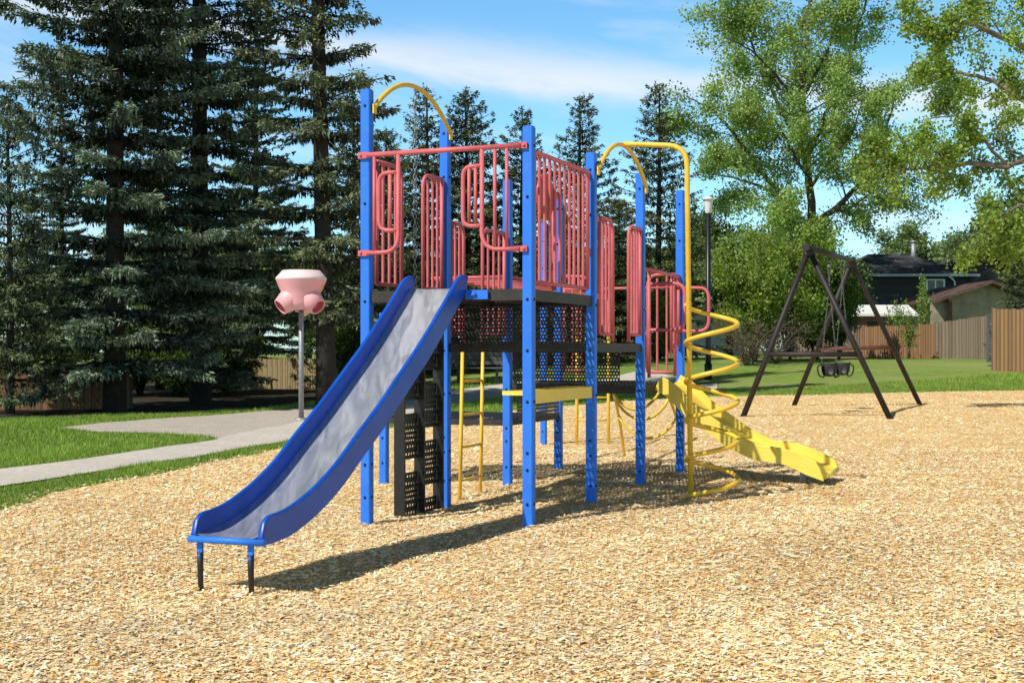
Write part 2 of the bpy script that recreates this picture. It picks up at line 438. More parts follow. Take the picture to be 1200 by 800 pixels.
def grass(name, poly_list, excl, dens_fn, bands, label, h=(.02, .055), cols=((.20, .315, .04), (.29, .42, .065), (.15, .24, .035), (.36, .38, .14))):
    inc = [in_poly(p) for p in poly_list]; exc = [in_poly(p) for p in excl]
    vs = []; cs = []; cols = np.array(cols)
    for ya, yb, dens, sc, xa, xb in bands:
        n = int((xb-xa)*.5*(yb*yb-ya*ya)*dens)
        y = np.sqrt(rng.uniform(ya*ya, yb*yb, n)); x = rng.uniform(xa, xb, n)*y
        k = np.zeros(n, bool)
        for f in inc: k |= f(x, y)
        for f in exc: k &= ~f(x, y)
        x = x[k]; y = y[k]; n = len(x)
        if n == 0: continue
        z = np.array([gz(a, c) for a, c in zip(x, y)])-.012
        pn = np.array([mnoise.noise(V((a*.8, c_*.8, 4.4))) for a, c_ in zip(x, y)])
        hh = rng.uniform(h[0], h[1], n)*sc**.6*(1+.5*pn); w = rng.uniform(.003, .006, n)*sc
        az = rng.uniform(0, 2*np.pi, n); ln = rng.normal(0, .35, (n, 2))*hh[:, None]
        base = np.stack([x, y, z], 1); s_ = np.stack([np.cos(az)*w, np.sin(az)*w, 0*w], 1)
        tip = base+np.stack([ln[:, 0], ln[:, 1], hh], 1)
        vs.append(np.stack([base-s_, base+s_, tip], 1).reshape(-1, 3))
        ci = rng.choice(len(cols), n, p=[.36, .34, .2, .1])
        cs.append(cols[ci]*rng.uniform(.8, 1.2, n)[:, None]*(1+.3*pn)[:, None])
    me = np_mesh(name, np.concatenate(vs), 3, np.concatenate(cs))
    tag(mesh_obj(name, me, M['grassblade']), label, 'grass', kind='stuff')

left_px = [(-120, 640), (0, 603), (60, 584), (200, 557), (330, 529), (450, 507), (560, 490), (720, 474), (880, 466), (1200, 460), (1300, 459), (1300, 440), (880, 436), (760, 432), (600, 440), (440, 462), (300, 480), (0, 490), (-120, 494)]
left_poly = [px_ground(*p) for p in left_px]
grass('grass', [left_poly], [chip_poly, path_poly, grav_poly], None,
      [(8, 16, 2600, 1, -.47, .1), (16, 26, 1200, 1.4, -.45, .05), (26, 40, 520, 1.9, -.4, .46), (40, 62, 240, 2.6, -.1, .46)],
      'short green lawn grass growing beside the path and beyond the chips')

# ------------------------------------------------------------------ the play structure
a_ = V((1.19, -.427, 0)); b_ = V((.515, 1.215, 0)); zz = V((0, 0, 1))
P = {}
P['D'] = V((.635, 10.24, 0)); P['B'] = P['D']-b_; P['C'] = P['D']-a_; P['A'] = P['C']-b_
P['F'] = P['D']+b_; P['E'] = P['C']+b_; P['H'] = P['F']+b_; P['I'] = P['E']+b_; P['G'] = P['E']-a_; P['K'] = P['I']-a_
P['J'] = V((.42, 17.0, 0))
ua = a_.normalized(); ub = b_.normalized()
px_ = ua; py_ = V((-ua.y, ua.x, 0))      # post axes
play = thing('play_structure', 'blue, red and yellow climbing frame with black decks, two slides and a spiral pole', 'playground', (P['D'].x, P['D'].y, gz(P['D'].x, P['D'].y)))

HW = .038
tops = dict(A=3.165, C=3.165, B=2.822, D=2.822, E=2.822, F=2.822, H=2.822, I=2.822, G=1.60, K=1.60, J=2.93)
bolt_me = None
def bolt_mesh():
    mb = MB()
    mb.lathe((0, 0, 0), [(.0001, .010), (.007, .008), (.0115, .002), (.012, -.004)], 8)
    me = bpy.data.meshes.new('bolt'); me.from_pydata([tuple(p) for p in mb.v], [], mb.f); me.update(); me.materials.append(M['bolt']); return me
bolt_me = bolt_mesh()
rot_front = (-py_).to_track_quat('Z', 'Y').to_euler()
rot_right = px_.to_track_quat('Z', 'Y').to_euler()
posts = {}
for k, p in P.items():
    g = gz(p.x, p.y)
    mb = MB(); z0, z1 = g-.25, tops[k]
    mb.box((p.x, p.y, (z0+z1)/2), px_, py_, zz, HW, HW, (z1-z0)/2, .007)
    mb.box((p.x, p.y, z1+.004), px_, py_, zz, HW-.004, HW-.004, .004, .006)
    o = mb.build('post', M['blue'], play, (p.x, p.y, g)); posts[k] = o
    kk = -4
    zs = []
    for i in range(-3, 6):
        z = EYE-.01+.36*i
        if g+.06 < z < z1-.05 and i != 2: zs.append(z)
    zs += [EYE-.85]
    for i, z in enumerate(zs):
        for face in (0, 1):
            if face == 1 and (i % 2 or k in 'GKJ'): continue
            bo = bpy.data.objects.new('bolt', bolt_me); C.objects.link(bo); bo.parent = o
            n = -py_ if face == 0 else px_
            bo.location = V((0, 0, z-g))+n*HW; bo.rotation_euler = rot_front if face == 0 else rot_right

def edge(p0, p1, t, z, off=0.0):
    """point at fraction t along the edge p0-p1, pushed out by off along the edge's right-hand normal"""
    d = P[p1]-P[p0]; n = V((d.y, -d.x, 0)).normalized()
    q = P[p0]+d*t+n*off
    return V((q.x, q.y, z))

def perforated(p00, p10, p11, p01, pitch, hole=.62, slot=1.0, holev=None):
    """sheet with real staggered holes between four corners"""
    mb = MB()
    u = (p10-p00); v = (p01-p00)
    nu = max(2, int(u.length/pitch)); nv = max(2, int(v.length/(pitch*slot)))
    def at_(s, t):
        return (p00.lerp(p10, s)).lerp(p01.lerp(p11, s), t)
    for j in range(nv):
        sh = .5 if j % 2 else 0
        for i in range(nu+(1 if sh else 0)):
            s0 = max(0, (i-sh)/nu); s1 = min(1, (i+1-sh)/nu); t0 = j/nv; t1 = (j+1)/nv
            if s1-s0 < .6/nu:
                mb.add([at_(s0, t0), at_(s1, t0), at_(s1, t1), at_(s0, t1)], [(0, 1, 2, 3)]); continue
            cs, ct = (s0+s1)/2, (t0+t1)/2; hs = (s1-s0)/2*hole; ht = (t1-t0)/2*(holev or hole)
            o = [(s0, t0), (s1, t0), (s1, t1), (s0, t1)]
            q = [(cs-hs, ct-ht), (cs+hs, ct-ht), (cs+hs, ct+ht), (cs-hs, ct+ht)]
            mb.add([at_(*p) for p in o+q], [(0, 1, 5, 4), (1, 2, 6, 5), (2, 3, 7, 6), (3, 0, 4, 7)])
    return mb

def deck(c0, c1, c2, c3, ztop, th):
    """square deck: black frame of four beams with a perforated plate, corners in order"""
    pts = [V((P[c].x, P[c].y, ztop)) for c in (c0, c1, c2, c3)]
    cen = sum(pts, V())/4
    mb = MB()
    for i in range(4):
        p, q = pts[i], pts[(i+1) % 4]; d = (q-p).normalized()
        p2 = p+d*(HW+.002); q2 = q-d*(HW+.002)
        ins = (cen-(p+q)/2).normalized()*.004
        mb.beam(p2+V((0, 0, -th/2))+ins, q2+V((0, 0, -th/2))+ins, .045, th)
    for t in (.33, .66):
        mb.beam(pts[0].lerp(pts[1], t)+V((0, 0, -.045))+ub*.03, pts[3].lerp(pts[2], t)+V((0, 0, -.045))-ub*.03, .03, .045)
    o = mb.build('deck', M['weathered'], play)
    f = .03
    q = [p.lerp(cen, f)+V((0, 0, .004)) for p in pts]
    perforated(q[0], q[1], q[2], q[3], .034, .36, 1.75, .58).build('perforated_plate', M['black'], o)
    return o
deck('A', 'B', 'D', 'C', 1.685, .08)
deck('C', 'D', 'F', 'E', 1.31, .075)
deck('E', 'F', 'H', 'I', .936, .075)
deck('G', 'E', 'I', 'K', .605, .055)

def riser(p0, p1, t0, t1, z0, z1, off, pitch=.027, strip=0.0, name='riser_panel', slot=1.0, hole=.52):
    q = [edge(p0, p1, t0, z0, off), edge(p0, p1, t1, z0, off), edge(p0, p1, t1, z1, off), edge(p0, p1, t0, z1, off)]
    mb = perforated(*q, pitch, hole, slot)
    for i in range(4): mb.beam(q[i], q[(i+1) % 4], .012, .018)
    return mb.build(name, M['black'], play)
riser('C', 'D', .07, .97, 1.315, 1.602, .05)
r3 = riser('E', 'F', .06, .86, .94, 1.232, .05)
mb = MB(); mb.beam(edge('E', 'F', .86, .955, .05), edge('E', 'F', .97, .955, .05), .012, .05); mb.build('bracket', M['black'], r3)
riser('E', 'I', .08, .92, .612, .86, .05, .034, name='grille_panel', slot=1.0, hole=.42)

def flat_end(mb, p, q, r):
    """flattened tube end with a bolt head, from q out to p"""
    d = (p-q).normalized()
    mb.beam(p-d*.045, p+d*.022, .014, r*2.3)
    mb.beam(p-d*.075, p-d*.045, .020, r*2.1)
    n = V((d.y, -d.x, 0)).normalized()
    if n.y > 0: n = -n
    mb.lathe(p+n*.006, [(.0001, .012), (.011, .009), (.013, 0)], 8, tuple(n))

def half_panel(p0, p1, t0, t1, zb, zt, n, inner, off=.0, legs=True):
    """guard panel of vertical bars with a frame rounded on its inner side ('0' or '1')"""
    mb = MB(); R_ = .0165
    def e(t, z): return edge(p0, p1, t, z, off)
    if inner == '1': pts = [e(t0, zt), e(t1, zt), e(t1, zb-(.06 if legs else 0))]
    elif inner == '0': pts = [e(t1, zt), e(t0, zt), e(t0, zb-(.06 if legs else 0))]
    else: pts = [e(t0, zb), e(t0, zt), e(t1, zt), e(t1, zb)]
    mb.tube(pts, R_, 8, fillet=.11 if inner in '01' else .02)
    to = t0 if inner == '1' else t1
    if inner in '01': mb.tube([e(to, zt-.0), e(to, zb)], R_, 8)
    mb.tube([e(t0, zb), e(t1, zb)], R_*.9, 8)
    # straps to the posts
    for z in (zt-.02, zb+.30):
        if inner in '1-': mb.beam(e(.028, z), e(t0, z), .012, .045)
        if inner in '0-': mb.beam(e(.972, z), e(t1, z), .012, .045)
    o = mb.build('guard_panel', M['red'], play)
    for i in range(n):
        t = t0+(t1-t0)*(i+1)/(n+1)
        rnd = 0
        if inner == '1' and i == n-1 or inner == '0' and i == 0: rnd = .03
        m2 = MB(); m2.tube([e(t, zb), e(t, zt-.005-rnd)], .0115, 8, cap=False); m2.build('bar', M['red'], o)
    return o
half_panel('A', 'C', .11, .41, 1.75, 2.665, 3, '1')
half_panel('A', 'C', .69, .95, 1.75, 2.665, 3, '0')
half_panel('B', 'D', .07, .93, 1.74, 2.665, 10, '-')
half_panel('D', 'F', .10, .36, 1.385, 2.325, 3, '1', .02)
half_panel('D', 'F', .69, .94, 1.385, 2.325, 3, '0', .02)
half_panel('C', 'E', .08, .27, 1.385, 2.325, 2, '1')
half_panel('C', 'E', .57, .94, 1.385, 2.325, 3, '0')
half_panel('I', 'H', .05, .26, 1.03, 2.0, 2, '1')
half_panel('I', 'H', .74, .97, 1.03, 2.0, 2, '0', legs=False)
half_panel('F', 'H', .76, .95, 1.30, 1.97, 2, '0')
mb = MB(); mb.tube([edge('F', 'H', .04, 1.985), edge('F', 'H', .97, 1.975)], .0165, 8); mb.build('guard_rail', M['red'], play)
mb = MB(); mb.tube([edge('I', 'H', .04, 1.87), edge('I', 'H', .96, 1.87)], .014, 8); mb.build('guard_rail', M['red'], play)

# entry guard over the blue slide
def ab(px, py, off=.0):
    t = 0.5
    k = (px-600)/F
    t = (k*P['A'].y-P['A'].x)/(a_.x-k*a_.y)
    y = P['A'].y+a_.y*t
    return edge('A', 'B', t, EYE+(HORY-py)/F*y, off)
mb = MB()
top_l, top_r = edge('A', 'B', .02, 2.682, .055), edge('A', 'B', .965, 2.69, .055)
mb.tube([top_l, top_r], .019, 10)
flat_end(mb, edge('A', 'B', -.02, 2.682, .050), edge('A', 'B', .06, 2.682, .052), .02)
flat_end(mb, edge('A', 'B', .985, 2.69, .050), edge('A', 'B', .93, 2.69, .052), .02)
eg = mb.build('entry_guard', M['red'], play)
o5 = .055
zt = 2.685
def tAB(px): return (ab(px, 300)-P['A']).to_2d().length/a_.length
tl = tAB(470.5); tr = tAB(568)
mb = MB()
mb.tube([edge('A', 'B', tl, zt, o5), edge('A', 'B', tl, 1.965, o5), edge('A', 'B', .02, 1.965, o5)], .0165, 8, fillet=.13)
flat_end(mb, edge('A', 'B', -.02, 1.965, .050), edge('A', 'B', .06, 1.965, .052), .018)
tl2 = tAB(448)
mb.tube([edge('A', 'B', tl, 2.545, o5), edge('A', 'B', tl2, 2.545, o5), edge('A', 'B', tl2, 2.125, o5), edge('A', 'B', tl, 2.125, o5)], .0165, 8, fillet=.11)
mb.build('guard_loop', M['red'], eg)
for px in (442.5, 461):
    t = tAB(px); m2 = MB()
    z_lo = 1.965 if px < 445 else 2.125
    z_hi = zt if px < 445 else 2.545
    m2.tube([edge('A', 'B', t, z_hi, o5), edge('A', 'B', t, z_lo, o5)], .0125, 8); m2.build('bar', M['red'], eg)
mb = MB()
mb.tube([edge('A', 'B', tr, zt, o5), edge('A', 'B', tr, 1.965, o5), edge('A', 'B', .96, 1.965, o5)], .0165, 8, fillet=.13)
flat_end(mb, edge('A', 'B', .985, 1.965, .050), edge('A', 'B', .93, 1.965, .052), .018)
tr2 = tAB(546)
mb.tube([edge('A', 'B', tr, 2.56, o5), edge('A', 'B', tr2, 2.56, o5), edge('A', 'B', tr2, 2.135, o5), edge('A', 'B', tr, 2.135, o5)], .0165, 8, fillet=.11)
mb.build('guard_loop', M['red'], eg)
for px, z1, z0 in ((553, 2.56, 2.135), (560.5, 2.56, 2.135), (583, zt, 1.965), (597, zt, 1.965)):
    t = tAB(px); m2 = MB(); m2.tube([edge('A', 'B', t, z1, o5), edge('A', 'B', t, z0, o5)], .0125, 8); m2.build('bar', M['red'], eg)

# red round play panel and its handle inside the side guard
cx = edge('B', 'D', .33, 2.385, -.05); nB = V((-ub.y, ub.x, 0))
mb = MB(); mb.lathe(cx, [(.0001, .018), (.12, .018), (.16, .010), (.168, 0), (.16, -.012), (.12, -.018), (.0001, -.018)], 24, nB)
pp = mb.build('bubble_panel', M['red_dark'], play)
mb = MB(); q = edge('B', 'D', .47, 2.41, -.05); mb.tube([V((q.x, q.y, 1.70)), q], .019, 8); mb.tube([q-ub*.05, q+ub*.05], .024, 8); mb.build('handle_post', M['red'], pp)

# yellow arches over two edges
def arch(p0, p1, z0, z1, name='arch'):
    d = P[p1]-P[p0]; n = V((d.y, -d.x, 0)).normalized()
    pts = []
    for i in range(25):
        t = i/24; u = 2*t-1
        q = P[p0]+d*(t*.98+.01)+n*(HW+.018)
        pts.append(V((q.x, q.y, z0+(z1-z0)*(1-abs(u)**2.1))))
    mb = MB(); mb.tube(pts, .0185, 10)
    for q, s in ((pts[0], -1), (pts[-1], 1)):
        mb.beam(q-V((0, 0, .05)), q+V((0, 0, .02)), .012, .045, up=tuple(d.normalized()))
    return mb.build(name, M['yellow'], play), pts
arch1, ap1 = arch('A', 'C', 3.045, 3.315)
arch2, ap2 = arch('D', 'F', 2.70, 2.98)
# chain in the climbing opening
top = ap1[12]-V((0, 0, .018))
mb = MB(); zc = top.z; i = 0
while zc > 1.70:
    rot = i % 2
    pts = []
    for k in range(10):
        ang = 2*math.pi*k/10
        w = .011*math.cos(ang); h = .024*math.sin(ang)
        pts.append(V((top.x+(w if rot else 0), top.y+(0 if rot else w), zc-.024+h)))
    mb.tube(pts, .004, 5, closed=True); zc -= .039; i += 1
mb.build('chain', M['galv'], arch1)

# black plastic climbing wall on the A-C edge
mb = MB()
nAC = V((b_.y, -b_.x, 0)).normalized()
ca = lambda t, z, off=0: edge('A', 'C', t, z, off)
for t in (.36, .615, .87):
    c = ca(t, .80, .02); mb.box(c, ub, nAC, zz, .011, .045, .86)
cw = mb.build('climbing_wall', M['black'], play)
for col, (ta, tb) in enumerate(((.372, .603), (.627, .858))):
    z = .0-.05; i = 0
    while z < 1.62:
        # solid cell, pierced cell, open cell in turn
        h = .115
        kind_ = (i+2*col) % 4
        q = [ca(ta, z, .01), ca(tb, z, .01), ca(tb, z+h, .01), ca(ta, z+h, .01)]
        if kind_ == 3:
            pass
        else:
            pm = perforated(*q, .030 if kind_ == 1 else .040, .30 if kind_ != 1 else .36)
            pm.beam(q[0], q[1], .02, .02)
            pm.build('pierced_cell', M['black'], cw)
        z += h; i += 1

# blue slide
def lerp_prof(prof, d):
    xs = [p[0] for p in prof]; ys = [p[1] for p in prof]
    return float(np.interp(d, xs, ys))
def smooth_prof(prof, n=60):
    # Catmull-Rom through profile
    p = [(2*prof[0][0]-prof[1][0], 2*prof[0][1]-prof[1][1])]+list(prof)+[(2*prof[-1][0]-prof[-2][0], 2*prof[-1][1]-prof[-2][1])]
    out = []
    per = max(2, n//(len(prof)-1))
    for i in range(1, len(p)-2):
        for k in range(per):
            t = k/per
            q = []
            for c in (0, 1):
                p0, p1, p2, p3 = (p[i+j][c] for j in (-1, 0, 1, 2))
                q.append(.5*((2*p1)+(-p0+p2)*t+(2*p0-5*p1+4*p2-p3)*t*t+(-p0+3*p1-3*p2+p3)*t**3))
            out.append(tuple(q))
    out.append(prof[-1]); return out

def slide(origin, dirv, latv, width, prof, wall_h, wall_t, bed_mat, wall_mat, name, below=.035, round_start=.12, round_end=.12, parent=None):
    """origin: middle of the start, dirv: downhill in plan, latv: across; returns bed object"""
    pf = smooth_prof(prof); L = pf[-1][0]
    fr = []
    for i, (d, z) in enumerate(pf):
        j0 = max(0, i-1); j1 = min(len(pf)-1, i+1)
        t = V((pf[j1][0]-pf[j0][0], pf[j1][1]-pf[j0][1])).normalized()
        nn = dirv*(-t.y)+zz*t.x
        fr.append((origin+dirv*d+zz*(z-origin.z), nn, d))
    mb = MB(); vs = []; w = width/2
    cols = 9
    for p, nn, d in fr:
        for k in range(cols):
            u = -1+2*k/(cols-1)
            vs.append(p+latv*(w*u)+nn*(.018*max(0, abs(u)-.7)/.3*1.0))
    fs = [(i*cols+k, (i+1)*cols+k, (i+1)*cols+k+1, i*cols+k+1) for i in range(len(fr)-1) for k in range(cols-1)]
    mb.add(vs, fs, True)
    vs2 = [v-nn2*.012 for v, nn2 in zip(vs, [f[1] for f in fr for _ in range(cols)])]
    mb.add(vs2, [tuple(reversed(f)) for f in fs], True)
    bed = mb.build(name, bed_mat, parent)
    for sgn in (-1, 1):
        mw = MB(); rows = []
        for p, nn, d in fr:
            f0 = min(1, max(0, d+.001)/round_start) if round_start else 1
            f1 = min(1, (L-d)/round_end) if round_end else 1
            h = wall_h*(.45+.55*math.sqrt(1-(1-f0)**2))*(.12+.88*math.sqrt(max(0, 1-(1-f1)**2)))
            x0, x1 = w*sgn, (w+wall_t)*sgn; xm = (w+wall_t*.5)*sgn
            tt = wall_t*.5
            # a rolled top edge
            sec = [(x0, 0), (x0, h-tt*1.2), (x0-sgn*tt*.5, h-tt*.3), (x0-sgn*tt*.1, h+tt*.25), (xm, h+tt*.45), (x1+sgn*tt*.1, h+tt*.25), (x1+sgn*tt*.5, h-tt*.3), (x1, h-tt*1.2), (x1, -below), (x0, -below)]
            rows.append([p+latv*a+nn*c for a, c in sec])
        n = len(rows[0]); vs = [v for r_ in rows for v in r_]
        fs = []
        for i in range(len(rows)-1):
            for k in range(n):
                l = (k+1) % n
                q = (i*n+k, i*n+l, (i+1)*n+l, (i+1)*n+k)
                fs.append(q if sgn > 0 else tuple(reversed(q)))
        for qi, q in enumerate(fs): mw.f.append([i+len(mw.v) for i in q]); mw.sm.append(qi % n not in (0, 7, 8, 9))
        mw.v += [V(p) for p in vs]
        mw.add(rows[0], [tuple(range(n))]); mw.add(rows[-1], [tuple(range(n-1, -1, -1))])
        o = mw.build('side_rail', wall_mat, bed)
        for p_ in o.data.polygons: pass
    return bed, fr

sl_dir = -ub; sl_lat = ua
org = edge('A', 'B', .465, 1.69, .02)
prof = [(0, 1.692), (.06, 1.672), (.30, 1.475), (.62, 1.225), (.92, 1.017), (1.217, .815), (1.50, .640), (1.742, .487), (1.95, .384), (2.12, .318), (2.30, .268), (2.45, .250), (2.58, .246)]
bed, fr = slide(org, sl_dir, sl_lat, .392, prof, .120, .022, M['steel'], M['blue_slide'], 'slide', parent=play, round_start=.10, round_end=.10, below=.03)
tag(bed, 'steel bedded slide with blue side rails')
pe = fr[-1][0]
mb = MB(); mb.tube([pe-ua*.235-zz*.012, pe+ua*.235-zz*.012], .019, 10)
mb.build('end_bar', M['blue'], bed)
for t in (-.185, .13):
    q = pe+ua*t+ub*.03
    g = gz(q.x, q.y)
    mb = MB(); mb.box(q+V((0, 0, -.062)), ua, ub, zz, .016, .008, .05)
    mb.lathe(q+V((0, 0, -.105))-ub*.006, [(.0001, .014), (.012, .010), (.013, 0)], 10, tuple(-ub))
    lg = mb.build('leg', M['blue'], bed)
    mb = MB(); mb.tube([q+V((0, 0, -.085)), q+V((0, 0, -.16)), V((q.x+.006, q.y, g-.08))], [.019, .017, .013], 10); mb.build('leg_sleeve', M['rubber'], lg)
mb = MB()
c = edge('A', 'B', .70, 1.648, .040); mb.box(c, ua, ub, zz, .085, .007, .033)
mb.tube([c-ua*.05-ub*.014, c+ua*.0-ub*.014], .012, 8)
mb.build('mount_plate', M['blue'], bed)

# yellow wave slide
nF = ua
mid = P['F']+b_*.565; org2 = V((mid.x, mid.y, .90))+ua*.03
prof2 = [(0, .93), (.12, .86), (.32, .672), (.52, .53), (.68, .42), (.90, .318), (1.05, .297), (1.2, .268), (1.37, .195), (1.52, .142)]
bed2, fr2 = slide(org2, ua, ub, .63, prof2, .085, .03, M['yellow_plastic'], M['yellow_plastic'], 'wave_slide', parent=play, round_start=.0001, round_end=.12, below=.05)
tag(bed2, 'short yellow plastic wave slide')
pe = fr2[-1][0]
mb = MB(); mb.tube([pe-ub*.335-zz*.005, pe+ub*.335-zz*.005], .022, 10); mb.build('end_lip', M['yellow_plastic'], bed2)
mb = MB(); q = fr2[-10][0]-ub*.12; mb.box(V((q.x, q.y, .02)), ua, ub, zz, .022, .022, .19); mb.build('leg', M['galv'], bed2)
# D handles either side of the slide mouth
for t in (.20, .86):
    k = .33
    base = P['F']+b_*t
    zt_, zb_ = 1.855, 1.435
    mb = MB()
    pts = [V((base.x, base.y, zt_)), V((base.x, base.y, zt_))+ua*k, V((base.x, base.y, zb_))+ua*k, V((base.x, base.y, zb_))]
    mb.tube(pts, .0165, 8, fillet=.10); mb.tube([V((base.x, base.y, 1.985)), V((base.x, base.y, 1.0))], .0165, 8)
    mb.build('grab_handle', M['red'], play)

# spiral climbing pole
pb = P['D']+b_*.5+a_*.5
topc = ap2[12]
pz = 2.945
mb = MB()
g = gz(pb.x, pb.y)
ptop = V((pb.x-.035, pb.y, pz))
mb.tube([topc+V((.0, -.0, .01)), topc.lerp(ptop, .25)+V((0, 0, .012)), ptop, V((pb.x, pb.y, g-.2))], .0225, 12, fillet=.16)
sp = mb.build('spiral_pole', M['yellow'], play)
hc = V((pb.x, pb.y, 0))+V((.165, -.045, 0)); hr = .213
pts = []
turns = 4.98; n = int(turns*28)
th0 = math.atan2(pb.y-hc.y, pb.x-hc.x)
zt_, zb_ = 1.635, .045
for i in range(n+1):
    u = i/n; th = th0+.25-2*math.pi*turns*u-0.0
    pts.append(V((hc.x+hr*math.cos(th), hc.y+hr*math.sin(th), zt_+(zb_-zt_)*u)))
pts[0] = V((pb.x, pb.y, zt_+.01))
mb = MB(); mb.tube(pts, .0195, 10); mb.build('spiral_coil', M['yellow'], sp)

# yellow rung ladder on the C-E edge
mb = MB()
lt = [(.33, .0), (.655, .0)]
feet = []
for t, o in lt:
    top = edge('C', 'E', t, 1.30, -.045); bt = edge('C', 'E', t, 0, -.075); bt.z = gz(bt.x, bt.y)-.1
    mb.tube([top, bt], .0165, 8); feet.append((top, bt))
ld = mb.build('ladder', M['yellow'], play)
for z in (.98, .69, .41, .12):
    pr = []
    for top, bt in feet:
        s = (top.z-z)/(top.z-bt.z); pr.append(top.lerp(bt, s))
    mb = MB(); mb.tube(pr, .012, 8); mb.build('rung', M['yellow'], ld)

# shop counter on the B-D edge
mb = MB()
q0, q1 = edge('B', 'D', .035, .918, .012), edge('B', 'D', .965, .918, .012)
mb.beam(q0, q1, .02, .088)
ct = mb.build('counter', M['yellow_plastic'], play)
mb = perforated(edge('B', 'D', .0, .962, -.20), edge('B', 'D', 1, .962, -.20), edge('B', 'D', 1, .962, -.045), edge('B', 'D', 0, .962, -.045), .04, .4)
for o in (-.20,): mb.beam(edge('B', 'D', 0, .948, o), edge('B', 'D', 1, .948, o), .012, .03)
for t in (0, 1): mb.beam(edge('B', 'D', t, .948, -.194), edge('B', 'D', t, .948, -.045), .012, .03)
mb.build('counter_shelf', M['yellow_plastic'], ct)

# yellow arched loop climber on the back edge
rails = []
for t, bot in ((.38, V((1.30, 14.70, 0))), (.78, V((1.98, 14.45, 0)))):
    top = edge('I', 'H', t, .915, -.04); bot.z = gz(bot.x, bot.y)-.08
    pts = []
    for i in range(15):
        u = i/14
        q = top.lerp(bot, u); q.z += .26*math.sin(math.pi*u)**.9; pts.append(q)
    rails.append(pts)
mb = MB()
for pts in rails: mb.tube(pts, .0165, 8)
lc = mb.build('loop_climber', M['yellow'], play)
for i in (3, 6, 9):
    p, q = rails[0][i], rails[1][i]
    pts = []
    for k in range(13):
        u = k/12; w = p.lerp(q, u); w.z -= .24*math.sin(math.pi*u)**.7; pts.append(w)
    mb = MB(); mb.tube(pts, .0145, 8); mb.build('loop_rung', M['yellow'], lc)

# overhead ladder leading back to a yellow end frame
r1 = [V((P['E'].x, P['E'].y, 1.93)), V((1.281, 17, 1.93))]
e2 = P['E']-a_*.6
r2 = [V((e2.x, e2.y, 1.93)), V((.861, 17, 1.93))]
mb = MB(); mb.tube(r1, .019, 8); mb.tube(r2, .019, 8); mb.tube([r2[0], r1[0]], .017, 8)
ol = mb.build('overhead_ladder', M['red'], play)
for i in range(1, 14):
    u = i/14; mb = MB(); mb.tube([r1[0].lerp(r1[1], u), r2[0].lerp(r2[1], u)], .013, 8); mb.build('rung', M['red'], ol)
mb = MB()
g = gz(1.0, 17)
for q in (r1[1], r2[1]): mb.tube([q, V((q.x, q.y, 1.42))], .02, 8)
ef = mb.build('end_frame', M['red'], ol)
mb = MB()
for q in (r1[1], r2[1]): mb.tube([V((q.x, q.y, 1.42)), V((q.x, q.y, gz(q.x, q.y)-.1))], .022, 8)
for z in (.32, .62): mb.tube([V((r1[1].x, 17, z)), V((r2[1].x, 17, z))], .013, 8)
mb.build('end_frame', M['yellow'], ol)

# ------------------------------------------------------------------ funnel ball
fb = px_ground(353, 491)
fx, fy = fb; fz = gz(fx, fy); s_ = fy/F
def zy(py, Y): return EYE+(HORY-py)/F*Y
fun = thing('funnel_ball_goal', 'pink plastic funnel ball goal on a grey pole beside the path', 'funnel ball', (fx, fy, fz))
mb = MB(); mb.tube([V((fx, fy, fz-.1)), V((fx, fy, zy(358, fy)))], .047, 12); mb.lathe((fx, fy, fz), [(.12, -.02), (.12, .02), (.05, .03)], 14)
mb.build('pole', M['galv'], fun)
mb = MB(); c0 = V((fx, fy, 0))
zr, ztop, zn, zb = zy(327.5, fy), zy(317, fy), zy(347, fy), zy(362, fy)
mb.lathe(c0, [(29.5*s_, zr-.01), (25.5*s_, zn+.14), (21.5*s_, zn+.03), (20.5*s_, zn-.12), (17*s_, zb), (4*s_, zb-.02)], 32)
body = mb.build('funnel', M['pink'], fun)
mb = MB(); mb.lathe(c0, [(29.3*s_, zr-.01), (30*s_, zr+.012), (29*s_, zr+.04), (22*s_, ztop), (19.5*s_, ztop), (17*s_, ztop-.1), (13*s_, zr-.2), (10*s_, zn)], 32)
mb.build('rim', M['pink_sunlit'], fun)
for ang in (-148, -32, 90):
    d = V((math.cos(R(ang)), math.sin(R(ang)), 0)); ax = (d*.80-zz*.60).normalized()
    mb = MB(); c = c0+V((0, 0, zn+.02))+d*.10
    L = 24.5*s_
    mb.lathe(c, [(16*s_, 0), (13*s_, L*.55), (10*s_, L), (8.8*s_, L), (9.2*s_, L*.5), (9.4*s_, 0)], 20, tuple(ax))
    sp_ = mb.build('spout', M['pink'], fun)
    mb = MB(); mb.lathe(c, [(8.75*s_, L*.97), (8.5*s_, L*.35), (.001, L*.3)], 20, tuple(ax)); mb.build('spout_mouth', M['pink_in'], sp_)

